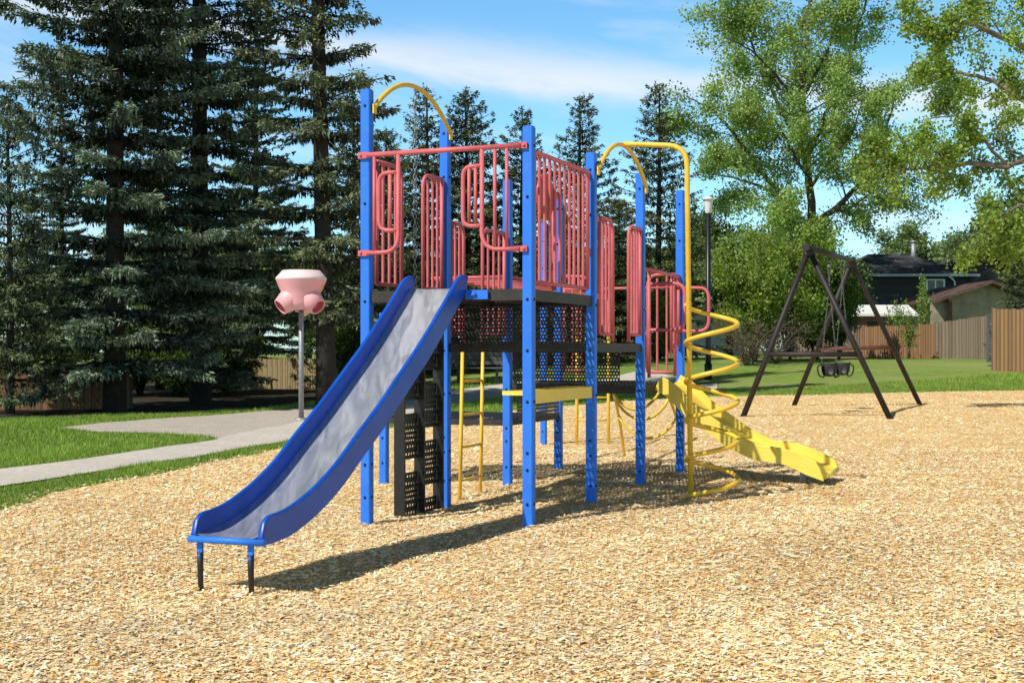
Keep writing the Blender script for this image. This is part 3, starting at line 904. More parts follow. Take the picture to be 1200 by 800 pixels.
# ------------------------------------------------------------------ swing frame
n0 = at(948, 291, 23.9); n1 = at(998, 305, 27.4)
sw = thing('swing_frame', 'brown rusty steel A-frame swing set standing on the chips at right', 'swing set', (6.4, 25.6, gz(6.4, 25.6)))
dirb = (n1-n0).normalized()
mb = MB(); mb.tube([n0-dirb*.28, n1+dirb*.22], .055, 12); mb.tube([n0-dirb*.30, n0-dirb*.26], .068, 12); mb.build('top_beam', M['rusty'], sw)
legs = {}
for k, top, (px, py) in (('nl', n0, (868, 488)), ('nr', n0, (1047, 491)), ('fl', n1, (928, 475)), ('fr', n1, (1081, 474))):
    gx, gy = px_ground(px, py); bt = V((gx, gy, gz(gx, gy)-.12))
    mb = MB(); mb.tube([top-V((0, 0, .03)), bt], .055, 10)
    mb.lathe(top-V((0, 0, .03)), [(.075, -.12), (.08, 0), (.07, .06)], 10, tuple((top-bt).normalized()))
    lo = mb.build('leg', M['rusty'], sw); legs[k] = (top, bt)
def onleg(k, z):
    t, b0 = legs[k]; return t.lerp(b0, (t.z-z)/(t.z-b0.z))
for l, r_, z, z2, mt in (('nl', 'nr', zy(415, 23.9), zy(415, 23.6), M['rusty']), ('fl', 'fr', zy(408, 27.8), zy(407, 27.4), M['rusty_red'])):
    p, q = onleg(l, z), onleg(r_, z2); d = (q-p).normalized()
    mb = MB(); mb.tube([p-d*.05, q+d*.05], .048, 10); mb.build('cross_bar', mt, sw)
def bucket(t, label, tilt):
    c = n0.lerp(n1, t); zs = .92
    o = thing('baby_swing', label, 'swing', (c.x, c.y, zs), 'bucket swings on the swing frame')
    w = .15
    mb = MB()
    # bucket: rounded shell with two leg holes as open front, crotch strap
    lat = V((-dirb.y, dirb.x, 0)).normalized(); fw = V((dirb.x, dirb.y, 0)).normalized()
    ring = []
    for lev, (rx, ry, z) in enumerate(((.155, .13, .06), (.16, .135, 0), (.15, .125, -.10), (.11, .09, -.2))):
        for k in range(16):
            a = 2*math.pi*k/16
            ring.append(c*1.0+lat*rx*math.cos(a)+fw*ry*math.sin(a)+zz*(zs+z-c.z))
    fs = []
    for l in range(3):
        for k in range(16):
            if l == 1 and k in (10, 11, 13, 14, ): continue
            if l == 2 and k in (10, 11, 13, 14): continue
            n_ = (k+1) % 16
            fs.append((l*16+k, l*16+n_, (l+1)*16+n_, (l+1)*16+k))
    fs.append(tuple(range(48, 64)))
    mb.add(ring, fs, True)
    for sg in (-1, 1):
        mb.tube([V((c.x, c.y, zs+.05))+lat*sg*.155, V((c.x, c.y, zs-.02))+lat*sg*.24, V((c.x, c.y, zs-.2))+lat*sg*.20, V((c.x, c.y, zs-.22))+lat*sg*.1], .016, 6, fillet=.08)
    mb.build('seat', M['rubber'], o)
    for sg in (-1, 1):
        mb = MB(); p0 = V((c.x, c.y, zs+.06))+lat*sg*.15; p1 = V((c.x, c.y, c.z-.06))+fw*sg*.12
        p1 = V((c.x, c.y, c.z-.06))+lat*0+fw*sg*.22
        L = (p1-p0).length; nl = int(L/.06)
        for i in range(nl):
            q = p0.lerp(p1, i/nl); q2 = p0.lerp(p1, (i+1.15)/nl)
            s1 = lat*.010 if i % 2 else fw*.010
            mb.tube([q+s1, q2+s1], .0045, 4); mb.tube([q-s1, q2-s1], .0045, 4)
        mb.build('chain', M['chain'], o)
bucket(.44, 'black rubber bucket swing, the nearer of the two on the swing frame', 0)
bucket(.76, 'black rubber bucket swing, the farther of the two on the swing frame', 0)

# ------------------------------------------------------------------ lamp post
Yl = 40.0; lx = (830-600)/F*Yl; lg = gz(lx, Yl); sc = Yl/F
lp = thing('lamp_post', 'tall black lamp post with a white capped lantern behind the spiral pole', 'lamp post', (lx, Yl, lg))
mb = MB(); mb.tube([V((lx, Yl, lg-.1)), V((lx, Yl, lg+1.2)), V((lx, Yl, zy(249, Yl)))], [.10, .085, .075], 12); mb.tube([V((lx, Yl, lg)), V((lx, Yl, lg+.5))], .12, 12)
mb.build('pole', M['lampblack'], lp)
mb = MB(); mb.lathe((lx, Yl, 0), [(3.2*sc, zy(250, Yl)), (4.2*sc, zy(247, Yl)), (4.4*sc, zy(243, Yl)), (5.6*sc, zy(235, Yl)), (5.6*sc, zy(234, Yl))], 16)
mb.build('lantern', M['lampwhite'], lp)
mb = MB(); mb.lathe((lx, Yl, 0), [(5.0*sc, zy(234.5, Yl)), (7.6*sc, zy(234, Yl)), (6.5*sc, zy(232.5, Yl)), (2.5*sc, zy(230.5, Yl)), (.001, zy(230, Yl))], 16)
mb.build('lamp_cap', M['white'], lp)

# ------------------------------------------------------------------ benches behind the structure
def bench(px0, px1, py, Y, label, mat):
    x0, x1 = (px0-600)/F*Y, (px1-600)/F*Y; g = gz((x0+x1)/2, Y)
    o = thing('park_bench', label, 'bench', ((x0+x1)/2, Y, g))
    mb = MB()
    for i in range(3): mb.zbox(x0, x1, Y-.45+i*.15, Y-.32+i*.15, g+.44, g+.48)
    mb.build('seat', mat, o)
    mb = MB()
    for i in range(3): mb.zbox(x0, x1, Y+.02, Y+.06, g+.56+i*.14, g+.68+i*.14)
    mb.build('backrest', mat, o)
    for x in (x0+.25, x1-.25):
        mb = MB(); mb.zbox(x-.04, x+.04, Y-.42, Y-.34, g-.05, g+.44); mb.zbox(x-.04, x+.04, Y+.06, Y+.14, g-.05, g+.96); mb.zbox(x-.039, x+.039, Y-.34, Y+.06, g+.36, g+.43); mb.build('leg', M['lampblack'], o)
bench(528, 592, 440, 39, 'dark grey slatted park bench beyond the path, seen through the yellow ladder', M['greywood'])

# ------------------------------------------------------------------ vegetation builders
def leaf_geo(c, d, nrm, L, Wd):
    """diamond leaves: (n,4,3)"""
    s = np.cross(d, nrm); s /= np.maximum(np.linalg.norm(s, axis=1), 1e-6)[:, None]
    m_ = c+d*(L*.5)[:, None]
    return np.stack([c, m_-s*(Wd*.5)[:, None], c+d*L[:, None], m_+s*(Wd*.5)[:, None]], 1)
def unit(v): return v/np.maximum(np.linalg.norm(v, axis=-1), 1e-6)[..., None]

def spruce_meshes(seed, H, Rm, zmin, m_node, dark, tip, spray=(.20, .055), step=.11, lev=.34, rb=.2, zcut=99, inner=.25):
    g = np.random.default_rng(seed)
    vs = []; cs = []; wood = MB()
    dark = np.array(dark); tip = np.array(tip)
    zs = []; z = zmin
    while z < H*.985:
        zs.append(z); z += lev*(1-.55*z/H)*g.uniform(.7, 1.3)
    for z0 in zs:
        f = z0/H
        nb = int(g.integers(5, 8)) if f < .85 else int(g.integers(4, 6))
        az0 = g.uniform(0, 6.28)
        for ib in range(nb):
            if g.uniform() < .06: continue
            az = az0+ib*6.283/nb+g.normal(0, .25)
            prof = (1-f)**.78*(.62+.38*min(1, f/.12))
            L = Rm*prof*g.uniform(.72, 1.18)+.12
            s0 = .05+.55*f+g.normal(0, .07); dr = .42*(1-.5*f)+g.normal(0, .05); upc = .26
            n = max(3, int(L/step))
            s = (np.arange(n)+g.uniform(0, 1, n))/n
            out = np.array([math.cos(az), math.sin(az), 0]); lat = np.array([-out[1], out[0], 0])
            m = m_node if z0 < zcut else max(3, m_node//3)
            S = np.repeat(s, m)
            N = len(S)
            rr = L*S
            zc = z0+L*(s0*S-dr*S**2+upc*S**3)
            w = .30*L*np.clip(np.sin(np.pi*(S*.86+.10)), .05, 1)*np.clip(1.15-S, .1, 1)+.04
            tuft = max(1, N//9); tid = g.integers(0, tuft, N)
            tS = g.uniform(.03, 1, tuft); tu = g.uniform(-1, 1, tuft)
            S = np.clip(tS[tid]+g.normal(0, .02, N), .02, 1.02); rr = L*S
            zc = z0+L*(s0*S-dr*S**2+upc*S**3)
            w = .30*L*np.clip(np.sin(np.pi*(S*.86+.10)), .05, 1)*np.clip(1.15-S, .1, 1)+.05
            u = np.sign(tu)*np.abs(tu)**.8; u = u[tid]
            off = u*w+g.normal(0, .055, N)
            pos = out*rr[:, None]+lat*off[:, None]
            pos[:, 2] = zc-.22*np.abs(off)+g.normal(0, .035, N)
            # inner part of the branch is thin
            keep = g.uniform(0, 1, N) < np.clip(inner+1.6*S, 0, 1)
            hang = g.uniform(0, 1, N) < .27
            d = out*(.55+.4*g.uniform(0, 1, N))[:, None]+lat*(np.sign(u)*g.uniform(.2, 1, N))[:, None]+g.normal(0, .28, (N, 3))
            d[:, 2] += -.12
            d[hang] = out*.18+g.normal(0, .25, (hang.sum(), 3)); d[hang, 2] = -1
            d = unit(d)
            nr = unit(np.array([-.2, -.2, 1])+g.normal(0, .45, (N, 3)))
            nr[hang] = unit(g.normal(0, 1, (hang.sum(), 3)))
            Ls = spray[0]*g.uniform(.55, 1.3, N)*(1-.3*f); Ws = spray[1]*g.uniform(.6, 1.4, N)
            if z0 >= zcut: Ws = Ws*2.2
            q = leaf_geo(pos, d, nr, Ls, Ws)[keep]
            tb = g.normal(0, .30, tuft)
            tint = np.clip(.08+.95*S-.30*hang+tb[tid]+g.normal(0, .10, N), 0, 1.2)[keep]  # sunlit tips and shaded inner and hanging sprays are painted into the colour
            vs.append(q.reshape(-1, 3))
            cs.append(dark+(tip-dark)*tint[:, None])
            # wood
            pts = []
            for ss in (0, .35, .7, .97):
                pts.append(V((out[0]*L*ss, out[1]*L*ss, z0+L*(s0*ss-dr*ss**2+upc*ss**3)-.01)))
            wood.tube(pts, [.03*(1-f)+.008, .022*(1-f)+.006, .012, .004], 4, cap=False)
    # leader
    n = 40
    pos = np.zeros((n, 3)); pos[:, 2] = H*(.93+.075*np.arange(n)/n); d = unit(g.normal(0, .7, (n, 3))+np.array([0, 0, .6]))
    vs.append(leaf_geo(pos, d, unit(g.normal(0, 1, (n, 3))), np.full(n, .13), np.full(n, .04)).reshape(-1, 3)); cs.append(np.tile(tip*.8, (n, 1)))
    tp = []; rs = []
    for i in range(13):
        t = i/12; tp.append(V((.05*math.sin(3*t+seed), .05*math.cos(2*t+seed)-.05, H*t-(.3 if i == 0 else 0)))); rs.append(rb*(1-t)**.85*(1.25 if i == 0 else 1)+.012)
    wood.tube(tp, rs, 9)
    me = bpy.data.meshes.new('trunk'); me.from_pydata([tuple(p) for p in wood.v], [], wood.f); me.polygons.foreach_set('use_smooth', wood.sm); me.update()
    me.materials.append(M['bark'])
    vs = np.concatenate(vs); cs = np.clip(np.concatenate(cs), .004, 1)
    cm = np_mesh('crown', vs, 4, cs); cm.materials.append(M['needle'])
    return me, cm

def plant(name, label, cat, meshes, x, y, rz=0, sc=1.0, scz=None, group=None, tilt=(0, 0), dz=0):
    o = thing(name, label, cat, (x, y, gz(x, y)+dz), group)
    o.rotation_euler = (tilt[0], tilt[1], rz); o.scale = (sc, sc, scz or sc)
    for nm, me in zip(('trunk', 'crown'), meshes):
        c = bpy.data.objects.new(nm, me); C.objects.link(c); c.parent = o
    return o

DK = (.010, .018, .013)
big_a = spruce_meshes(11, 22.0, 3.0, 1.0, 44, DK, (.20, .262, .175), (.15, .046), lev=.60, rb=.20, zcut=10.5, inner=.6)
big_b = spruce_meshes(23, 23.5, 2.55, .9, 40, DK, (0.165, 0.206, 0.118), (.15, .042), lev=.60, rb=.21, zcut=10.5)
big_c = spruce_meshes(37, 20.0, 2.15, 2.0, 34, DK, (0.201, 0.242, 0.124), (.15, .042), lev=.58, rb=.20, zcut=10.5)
sm_a = spruce_meshes(51, 8.0, 1.9, .4, 18, (.012, .022, .012), (.18, .23, .10), (.14, .04), step=.12, lev=.36, rb=.1)
sm_b = spruce_meshes(67, 9.8, 2.75, .4, 19, (.012, .021, .011), (.175, .205, .085), (.16, .048), step=.12, lev=.40, rb=.13)
sm_c = spruce_meshes(71, 10.5, 2.55, .5, 17, (.012, .021, .011), (.19, .215, .085), (.16, .048), step=.12, lev=.44, rb=.13)

def place_px(px, Y): return (px-600)/F*Y, Y
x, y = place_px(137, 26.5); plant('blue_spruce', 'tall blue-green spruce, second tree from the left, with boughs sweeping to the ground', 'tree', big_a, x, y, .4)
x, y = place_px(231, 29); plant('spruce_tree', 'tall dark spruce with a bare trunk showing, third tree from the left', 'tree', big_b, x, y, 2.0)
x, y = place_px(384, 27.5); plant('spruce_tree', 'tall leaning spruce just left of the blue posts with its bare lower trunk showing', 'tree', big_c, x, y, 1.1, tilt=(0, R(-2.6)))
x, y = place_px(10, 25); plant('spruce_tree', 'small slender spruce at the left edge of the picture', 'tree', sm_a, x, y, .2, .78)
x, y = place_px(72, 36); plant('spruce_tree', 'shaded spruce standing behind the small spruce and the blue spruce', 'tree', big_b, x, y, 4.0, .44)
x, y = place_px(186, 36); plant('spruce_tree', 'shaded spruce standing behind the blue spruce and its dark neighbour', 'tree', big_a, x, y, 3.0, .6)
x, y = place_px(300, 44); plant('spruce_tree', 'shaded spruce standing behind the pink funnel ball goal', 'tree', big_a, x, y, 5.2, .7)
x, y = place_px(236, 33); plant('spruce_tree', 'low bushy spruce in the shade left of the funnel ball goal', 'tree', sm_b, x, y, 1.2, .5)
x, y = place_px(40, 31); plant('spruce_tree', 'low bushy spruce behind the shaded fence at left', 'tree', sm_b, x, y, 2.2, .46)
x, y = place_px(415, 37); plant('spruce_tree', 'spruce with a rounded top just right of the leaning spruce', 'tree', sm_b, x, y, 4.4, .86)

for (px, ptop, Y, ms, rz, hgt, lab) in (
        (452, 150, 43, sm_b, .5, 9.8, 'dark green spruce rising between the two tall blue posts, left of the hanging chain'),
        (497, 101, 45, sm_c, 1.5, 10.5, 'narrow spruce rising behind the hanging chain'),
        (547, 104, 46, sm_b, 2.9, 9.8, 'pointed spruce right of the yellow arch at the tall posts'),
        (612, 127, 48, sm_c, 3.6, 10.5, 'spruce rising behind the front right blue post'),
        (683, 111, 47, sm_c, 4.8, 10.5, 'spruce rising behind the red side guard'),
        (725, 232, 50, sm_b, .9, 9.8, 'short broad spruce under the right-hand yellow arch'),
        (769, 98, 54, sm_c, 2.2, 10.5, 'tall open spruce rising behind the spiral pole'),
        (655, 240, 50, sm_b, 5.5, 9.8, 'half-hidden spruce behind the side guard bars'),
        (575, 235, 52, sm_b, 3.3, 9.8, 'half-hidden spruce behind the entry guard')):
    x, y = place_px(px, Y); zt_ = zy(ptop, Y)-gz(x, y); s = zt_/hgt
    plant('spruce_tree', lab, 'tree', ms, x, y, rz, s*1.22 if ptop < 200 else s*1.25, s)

def leafy_meshes(seed, limbs, nleaf, lsize, cols, spread=.30, sub=5, sublen=(.8, 1.9), twigs=5, bark='bark_mid', up=.25, start=.35, clump=1.2):
    """limbs: list of (points, r0, r1). Side branches grow along each limb, twigs on those, leaves in loose clusters on the twigs"""
    g = np.random.default_rng(seed)
    wood = MB(); tips = []
    for pts, r0, r1 in limbs:
        pts = [V(p) for p in pts]
        # refine with a little wobble
        fine = []
        for i in range(len(pts)-1):
            for k in range(4):
                q = pts[i].lerp(pts[i+1], k/4)
                if k: q += V(g.normal(0, .03*(pts[i+1]-pts[i]).length*.5, 3))
                fine.append(q)
        fine.append(pts[-1])
        n = len(fine)
        wood.tube(fine, [r0+(r1-r0)*i/(n-1) for i in range(n)], 8)
        tot = sum((pts[i+1]-pts[i]).length for i in range(len(pts)-1))
        ns = max(2, int(tot*sub))
        for j in range(ns):
            t = start+(1-start)*(j+g.uniform(0, 1))/ns
            i = min(n-2, int(t*(n-1))); q = fine[i].lerp(fine[i+1], t*(n-1)-i)
            ax = (fine[i+1]-fine[i]).normalized()
            d = V(g.normal(0, 1, 3)); d = (d-ax*d.dot(ax)).normalized()*.9+ax*.5+V((0, 0, up)); d.normalize()
            L = g.uniform(*sublen)*(1-.35*t)
            e = q+d*L+V((0, 0, -.06*L)); mid = q.lerp(e, .5)+V(g.normal(0, .07*L, 3))
            rr = max(.006, (r0+(r1-r0)*t)*.35)
            wood.tube([q, mid, e], [rr, rr*.6, .004], 4, cap=False)
            for k in range(twigs):
                tt = g.uniform(.3, 1); w0 = q.lerp(e, tt)
                d2 = (d+V(g.normal(0, .8, 3))).normalized(); L2 = g.uniform(.25, .6)*L*.6
                w1 = w0+d2*L2
                wood.tube([w0, w1], [.006, .003], 3, cap=False)
                tips.append((w0, w1))
    T0 = np.array([tuple(a) for a, b in tips]); T1 = np.array([tuple(b) for a, b in tips])
    wt = g.gamma(clump, 1, len(tips))+.06; k = g.choice(len(tips), nleaf, p=wt/wt.sum())
    cl = g.uniform(.6, 1.25, len(tips))
    t = g.uniform(.1, 1.1, nleaf)[:, None]
    c = T0[k]*(1-t)+T1[k]*t+g.normal(0, spread*.45, (nleaf, 3))
    d = unit(g.normal(0, 1, (nleaf, 3))+np.array([0, 0, -.35])); nr = unit(g.normal(0, 1, (nleaf, 3))+np.array([0, 0, .5]))
    L = lsize*g.uniform(.7, 1.3, nleaf); Wd = L*g.uniform(.6, .95, nleaf)
    cols = np.array(cols); ci = g.integers(0, len(cols), nleaf)
    cc = cols[ci]*cl[k][:, None]*g.uniform(.8, 1.2, nleaf)[:, None]
    me = bpy.data.meshes.new('trunk'); me.from_pydata([tuple(p) for p in wood.v], [], wood.f); me.polygons.foreach_set('use_smooth', wood.sm); me.update(); me.materials.append(M[bark])
    cm = np_mesh('crown', leaf_geo(c, d, nr, L, Wd).reshape(-1, 3), 4, cc); cm.materials.append(M['leaf'])
    return me, cm

GREEN = [(.25, .37, .065), (.33, .46, .09), (.18, .28, .05), (.38, .49, .14)]
GREEN2 = [(.27, .39, .10), (.36, .48, .14), (.19, .30, .075), (.42, .52, .20)]
PALE = [(.22, .31, .12), (.28, .37, .16), (.18, .26, .10)]
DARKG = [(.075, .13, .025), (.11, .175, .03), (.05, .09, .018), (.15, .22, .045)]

# the big poplar beyond the swings
Yp = 42.0; xb, yb = place_px(957, Yp); gb = gz(xb, yb)
def rel(px, py, dy=0): 
    q = at(px, py, Yp+dy); return (q.x-xb, dy, q.z-gb)
T = lambda *p: [rel(*q) for q in p]
limbs = [
    ((rel(957, 425)[0:1]+(0, -.3), rel(955, 350), rel(952, 292)), .30, .22),
    (T((952, 292), (947, 220, .3), (940, 140, .2), (946, 60, 0), (955, -20, .2), (965, -90, .3)), .15, .03),
    (T((950, 290), (925, 262, -.4), (897, 228, -.8), (862, 180, -1.2), (835, 150, -1.4), (805, 135, -1.5)), .11, .015),
    (T((925, 262, -.4), (895, 240, .3), (860, 228, .8), (842, 225, 1.0), (828, 215, 1.2)), .06, .012),
    (T((950, 285), (975, 268, -.6), (1005, 240, -1.2), (1025, 205, -1.5), (1040, 165, -1.8), (1055, 120, -2)), .12, .02),
    (T((975, 268, -.6), (1000, 262, .6), (1030, 240, 1.2), (1065, 232, 1.5)), .06, .012),
    (T((945, 210, .3), (915, 150, .9), (890, 95, 1.2), (868, 40, 1.4), (858, -10, 1.5)), .08, .015),
    (T((948, 200, .2), (975, 140, .9), (1000, 80, 1.3), (1015, 20, 1.5), (1025, -40, 1.5)), .08, .015),
    (T((943, 150, .2), (910, 110, -1), (880, 80, -1.6), (850, 65, -2)), .06, .012),
    (T((943, 130, .2), (970, 80, -1.2), (985, 30, -1.7), (990, -30, -2)), .06, .012),
    (T((947, 230, .2), (930, 200, -1.5), (910, 165, -2.2), (885, 140, -2.6)), .06, .012),
    (T((950, 240, .2), (978, 205, -1.6), (1000, 175, -2.4), (1010, 140, -2.7)), .06, .012),
    (T((955, 300, .2), (935, 290, -1), (912, 282, -1.8), (900, 270, -2.2)), .05, .012),
]
pop = leafy_meshes(5, limbs, 105000, .088, GREEN2, .36, 3.6, (1.0, 2.4), 8, 'bark_mid', start=.15, clump=1.1)
plant('poplar_tree', 'large spreading leafy tree with a forked trunk behind the swing frame', 'tree', pop, *place_px(957, 66), 0, 66/42)

# the right-hand tree whose branches reach in from outside the picture
Yr = 27.0; xb, yb = place_px(1262, Yr); gb = gz(xb, yb)
Yp = Yr
limbs = [
    ((rel(1262, 470)[0:1]+(0, -.3), rel(1258, 330), rel(1250, 235)), .30, .22),
    (T((1250, 235), (1240, 120, .3), (1225, 20, .3), (1215, -80, .3), (1215, -160, .3)), .17, .04),
    (T((1250, 215), (1215, 180, -.4), (1180, 196, -.6), (1135, 191, -.8), (1090, 196, -1.0), (1050, 200, -1.2), (1012, 205, -1.3)), .085, .014),
    (T((1245, 170, .2), (1205, 120, .6), (1165, 95, .9), (1125, 85, 1.1), (1085, 90, 1.2)), .09, .014),
    (T((1235, 90, .2), (1190, 50, -.8), (1145, 30, -1.2), (1100, 22, -1.4), (1062, 30, -1.5)), .08, .014),
    (T((1225, 20, .2), (1180, -30, .6), (1130, -50, 1), (1080, -50, 1)), .08, .014),
    (T((1180, 196, -.6), (1150, 160, -1), (1120, 135, -1.2), (1085, 140, -1.3)), .04, .01),
    (T((1250, 260), (1222, 252, -.6), (1195, 240, -1), (1172, 256, -1.3), (1152, 285, -1.4)), .05, .01),
    (T((1255, 280), (1228, 275, .6), (1205, 278, .9), (1190, 290, 1)), .05, .01),
    (T((1240, 150, .2), (1275, 100, .6), (1320, 60, 1), (1370, 40, 1.2)), .09, .014),
    (T((1245, 190, .2), (1290, 160, -.6), (1340, 150, -1)), .08, .014),
]
rt = leafy_meshes(9, limbs, 52000, .076, GREEN, .25, 3.4, (.5, 1.3), 6, 'bark_pale', start=.2)
plant('leafy_tree', 'leafy tree at the right edge with pale branches reaching in over the fence', 'tree', rt, xb, yb)

def auto_limbs(seed, h, rx, n, h0=.25, r0=.05, flare=.6):
    g = np.random.default_rng(seed); out = []
    for i in range(n):
        az = 6.283*i/n+g.normal(0, .3); el = g.uniform(.35, 1)
        tip = V((math.cos(az)*rx*g.uniform(.4, 1), math.sin(az)*rx*g.uniform(.4, 1), h*(.45+.5*el)*g.uniform(.85, 1.1)))
        base = V((g.normal(0, .05), g.normal(0, .05), h0*h*g.uniform(0, 1)-.1))
        mid = V((tip.x*.4, tip.y*.4, base.z+(tip.z-base.z)*flare))
        out.append(((tuple(base), tuple(mid), tuple(tip)), r0, .008))
    return out
bush_a = leafy_meshes(21, auto_limbs(1, 3.4, 1.5, 11, .1, .04), 19000, .085, [(.22, .32, .045), (.28, .38, .065), (.17, .25, .04), (.32, .42, .10)], .3, 3.2, (.5, 1.1), 5, 'bark_mid', start=.12)
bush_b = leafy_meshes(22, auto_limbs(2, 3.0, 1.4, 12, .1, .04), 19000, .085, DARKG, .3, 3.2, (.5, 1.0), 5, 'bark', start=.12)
tree_c = leafy_meshes(25, [(((0, 0, -.2), (.1, 0, 2.5), (0, 0, 5), (.1, .1, 8)), .17, .03)]+auto_limbs(3, 8.5, 2.8, 14, .3, .07), 20000, .17, PALE, .5, 1.6, (.9, 1.9), 5, 'bark_mid', start=.3)
tree_d = leafy_meshes(26, [(((0, 0, -.2), (.1, 0, 2.5), (0, 0, 5), (.1, .1, 7)), .17, .03)]+auto_limbs(4, 7.5, 2.6, 14, .22, .07), 20000, .17, DARKG, .5, 1.6, (.9, 1.8), 5, 'bark', start=.25)
twiggy = leafy_meshes(28, auto_limbs(6, 1.8, 1.6, 16, .02, .02), 500, .07, [(.12, .12, .05), (.10, .13, .04)], .3, 5, (.4, .9), 6, 'twig', start=.05)
sapling = leafy_meshes(29, [(((0, 0, -.1), (.05, 0, 1.3), (0, 0, 2.6)), .035, .008)]+auto_limbs(8, 2.6, .5, 6, .25, .02), 800, .10, [(.22, .32, .06), (.28, .38, .08), (.18, .26, .05)] or [(.15, .25, .04), (.20, .28, .05), (.12, .20, .03)], .22, 3.2, (.3, .6), 4, 'bark_mid', start=.25)

for (px, Y, ms, rz, s, sz, nm, lab, cat) in (
        (884, 48, bush_a, .3, 1.25, 1.22, 'leafy_shrub', 'bright yellow-green shrub between the lamp post and the swing frame', 'shrub'),
        (926, 50, bush_a, 2.0, 1.45, 1.55, 'leafy_shrub', 'tall bright green shrub behind the left legs of the swing frame', 'shrub'),
        (956, 51.5, bush_b, 1.0, 1.33, 1.5, 'leafy_shrub', 'dark green shrub filling the gap under the swing beam', 'shrub'),
        (984, 52.5, bush_b, 3.3, .8, 1.25, 'leafy_shrub', 'dark green shrub behind the bucket swings beside the fence', 'shrub'),
        (875, 46, twiggy, 0, 1.15, .95, 'bare_shrub', 'brown twiggy shrub nearly bare, low beside the lamp post', 'shrub'),
        (908, 47, twiggy, 2, 1.15, .85, 'bare_shrub', 'brown twiggy shrub nearly bare, behind the left swing leg', 'shrub'),
        (1050, 57, sapling, 1, .9, .95, 'young_tree', 'young sapling in leaf behind the fence, left of the dark house window', 'tree'),
        (1082, 57, sapling, 2, .7, 1.35, 'young_tree', 'slim upright sapling in front of the dark house window', 'tree'),
        (1066, 51, sapling, 4, .8, .7, 'vine_shrub', 'pale green vine spilling over the wooden fence', 'shrub'),
        (548, 44, twiggy, 1, 1.0, 1.0, 'bare_shrub', 'leafless brown shrub behind the park bench', 'shrub'),
        (600, 45, twiggy, 3, 1.1, 1.1, 'bare_shrub', 'leafless brown shrub behind the perforated riser panels', 'shrub'),
        (1190, 45, sm_b, 0, .42, .42, 'spruce_tree', 'small green conifer beside the stucco garage', 'tree'),
        (635, 54, bush_a, 1, 1.0, 1.3, 'leafy_shrub', 'bright green shrub glimpsed between the front right posts', 'shrub'),
        (778, 50, bush_a, 2.2, .6, .8, 'leafy_shrub', 'small bright green shrub glimpsed behind the slide handles', 'shrub'),
        (430, 48, bush_a, 2.8, 1.0, 1.2, 'leafy_shrub', 'sunlit green shrub behind the leaning spruce trunk', 'shrub'),
        ):
    x, y = place_px(px, Y); plant(nm, lab, cat, ms, x, y, rz, s, sz)

# trees far behind the houses
for (px, Y, ms, rz, s, sz, lab) in (
        (1085, 84, tree_c, .4, 1.3, 1.02, 'pale green tree behind the dark roofed house, left of its chimney'),
        (1150, 88, tree_c, 2.4, 1.4, 1.15, 'pale green tree behind the dark roofed house, right of its chimney'),
        (1022, 80, tree_d, 1.4, .8, .8, 'dark green tree behind the left end of the dark roofed house'),
        (905, 84, tree_c, 3.4, 1.2, 1.1, 'pale green tree far behind the bright shrubs'),
        (1230, 80, tree_d, 4.4, 1.7, 1.5, 'dark leafy tree behind the stucco garage'),
        (823, 92, tree_d, 5, 1.0, 1.45, 'dark tree behind the pale house and lamp post'),
        ):
    x, y = place_px(px, Y); plant('leafy_tree', lab, 'tree', ms, x, y, rz, s, sz)
for k, (px, Y) in enumerate(((-15, 30), (50, 33.5), (165, 33.5), (210, 32.5), (262, 34.5), (410, 34))):  # shrubs added to fill the space under the spruces with dark
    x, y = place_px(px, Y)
    plant('dark_fill_shrub', 'dark low shrub added to deepen the shade beneath the left-hand spruces', 'shrub', bush_b, x, y, k*1.7, .85, .48+.1*(k % 3), group='shrubs added to darken the space beneath the spruces')
i = 0
for px in range(-260, 860, 62):
    Y = 74+((px*37) % 29); x, y = place_px(px, Y); i += 1
    plant('leafy_tree', 'leafy tree in the distant row behind the spruces, seen only through gaps', 'tree', tree_d if i % 2 else tree_c, x, y, i*1.3, 1.15, .85+.1*(i % 3), group='distant trees behind the spruces')

# ------------------------------------------------------------------ fences
def fence(name, label, p, q, h, mat, hq=None, post_every=2.4, board=.14, zoff=0, cap=False):
    """board fence from plan point p to q"""
    p = V(p); q = V(q); d = (q-p); L = d.length; ang = math.atan2(d.y, d.x)
    o = bpy.data.objects.new(name, None); C.objects.link(o); g0 = gz(p.x, p.y)
    o.location = (p.x, p.y, g0); o.rotation_euler = (0, 0, ang); tag(o, label, 'fence')
    hq = hq or h
    mb = MB(); x = 0; i = 0
    while x < L-.02:
        w = min(board, L-x); c = p+d*((x+w/2)/L); g = gz(c.x, c.y)-g0
        hh = h+(hq-h)*(x/L)+random.uniform(-.02, .02)
        dy = random.uniform(-.006, .006)
        mb.zbox(x, x+w-.012, dy-.012, dy+.012, g-.1, g+hh); x += w; i += 1
    me = mb.build('boards', mat, None); me.parent = o
    n = max(1, int(L/post_every))
    for k in range(n+1):
        x = L*k/n; c = p+d*(k/n); g = gz(c.x, c.y)-g0
        mb = MB(); mb.zbox(x-.05, x+.05, .02, .12, g-.1, g+h+(hq-h)*k/n+.04); pm = mb.build('fence_post', M['greywood'], None); pm.parent = o
    mb = MB()
    for f in (.2, .82):
        for k in range(n):
            xa, xb_ = L*k/n, L*(k+1)/n
            ga = gz(*(p+d*(k/n)))-g0; gb_ = gz(*(p+d*((k+1)/n)))-g0
            mb.beam(V((xa, .035, ga+h*f)), V((xb_, .035, gb_+h*f)), .04, .09)
    pm = mb.build('fence_rail', M['greywood'], None); pm.parent = o
    return o
def pp(px, Y): return ((px-600)/F*Y, Y)
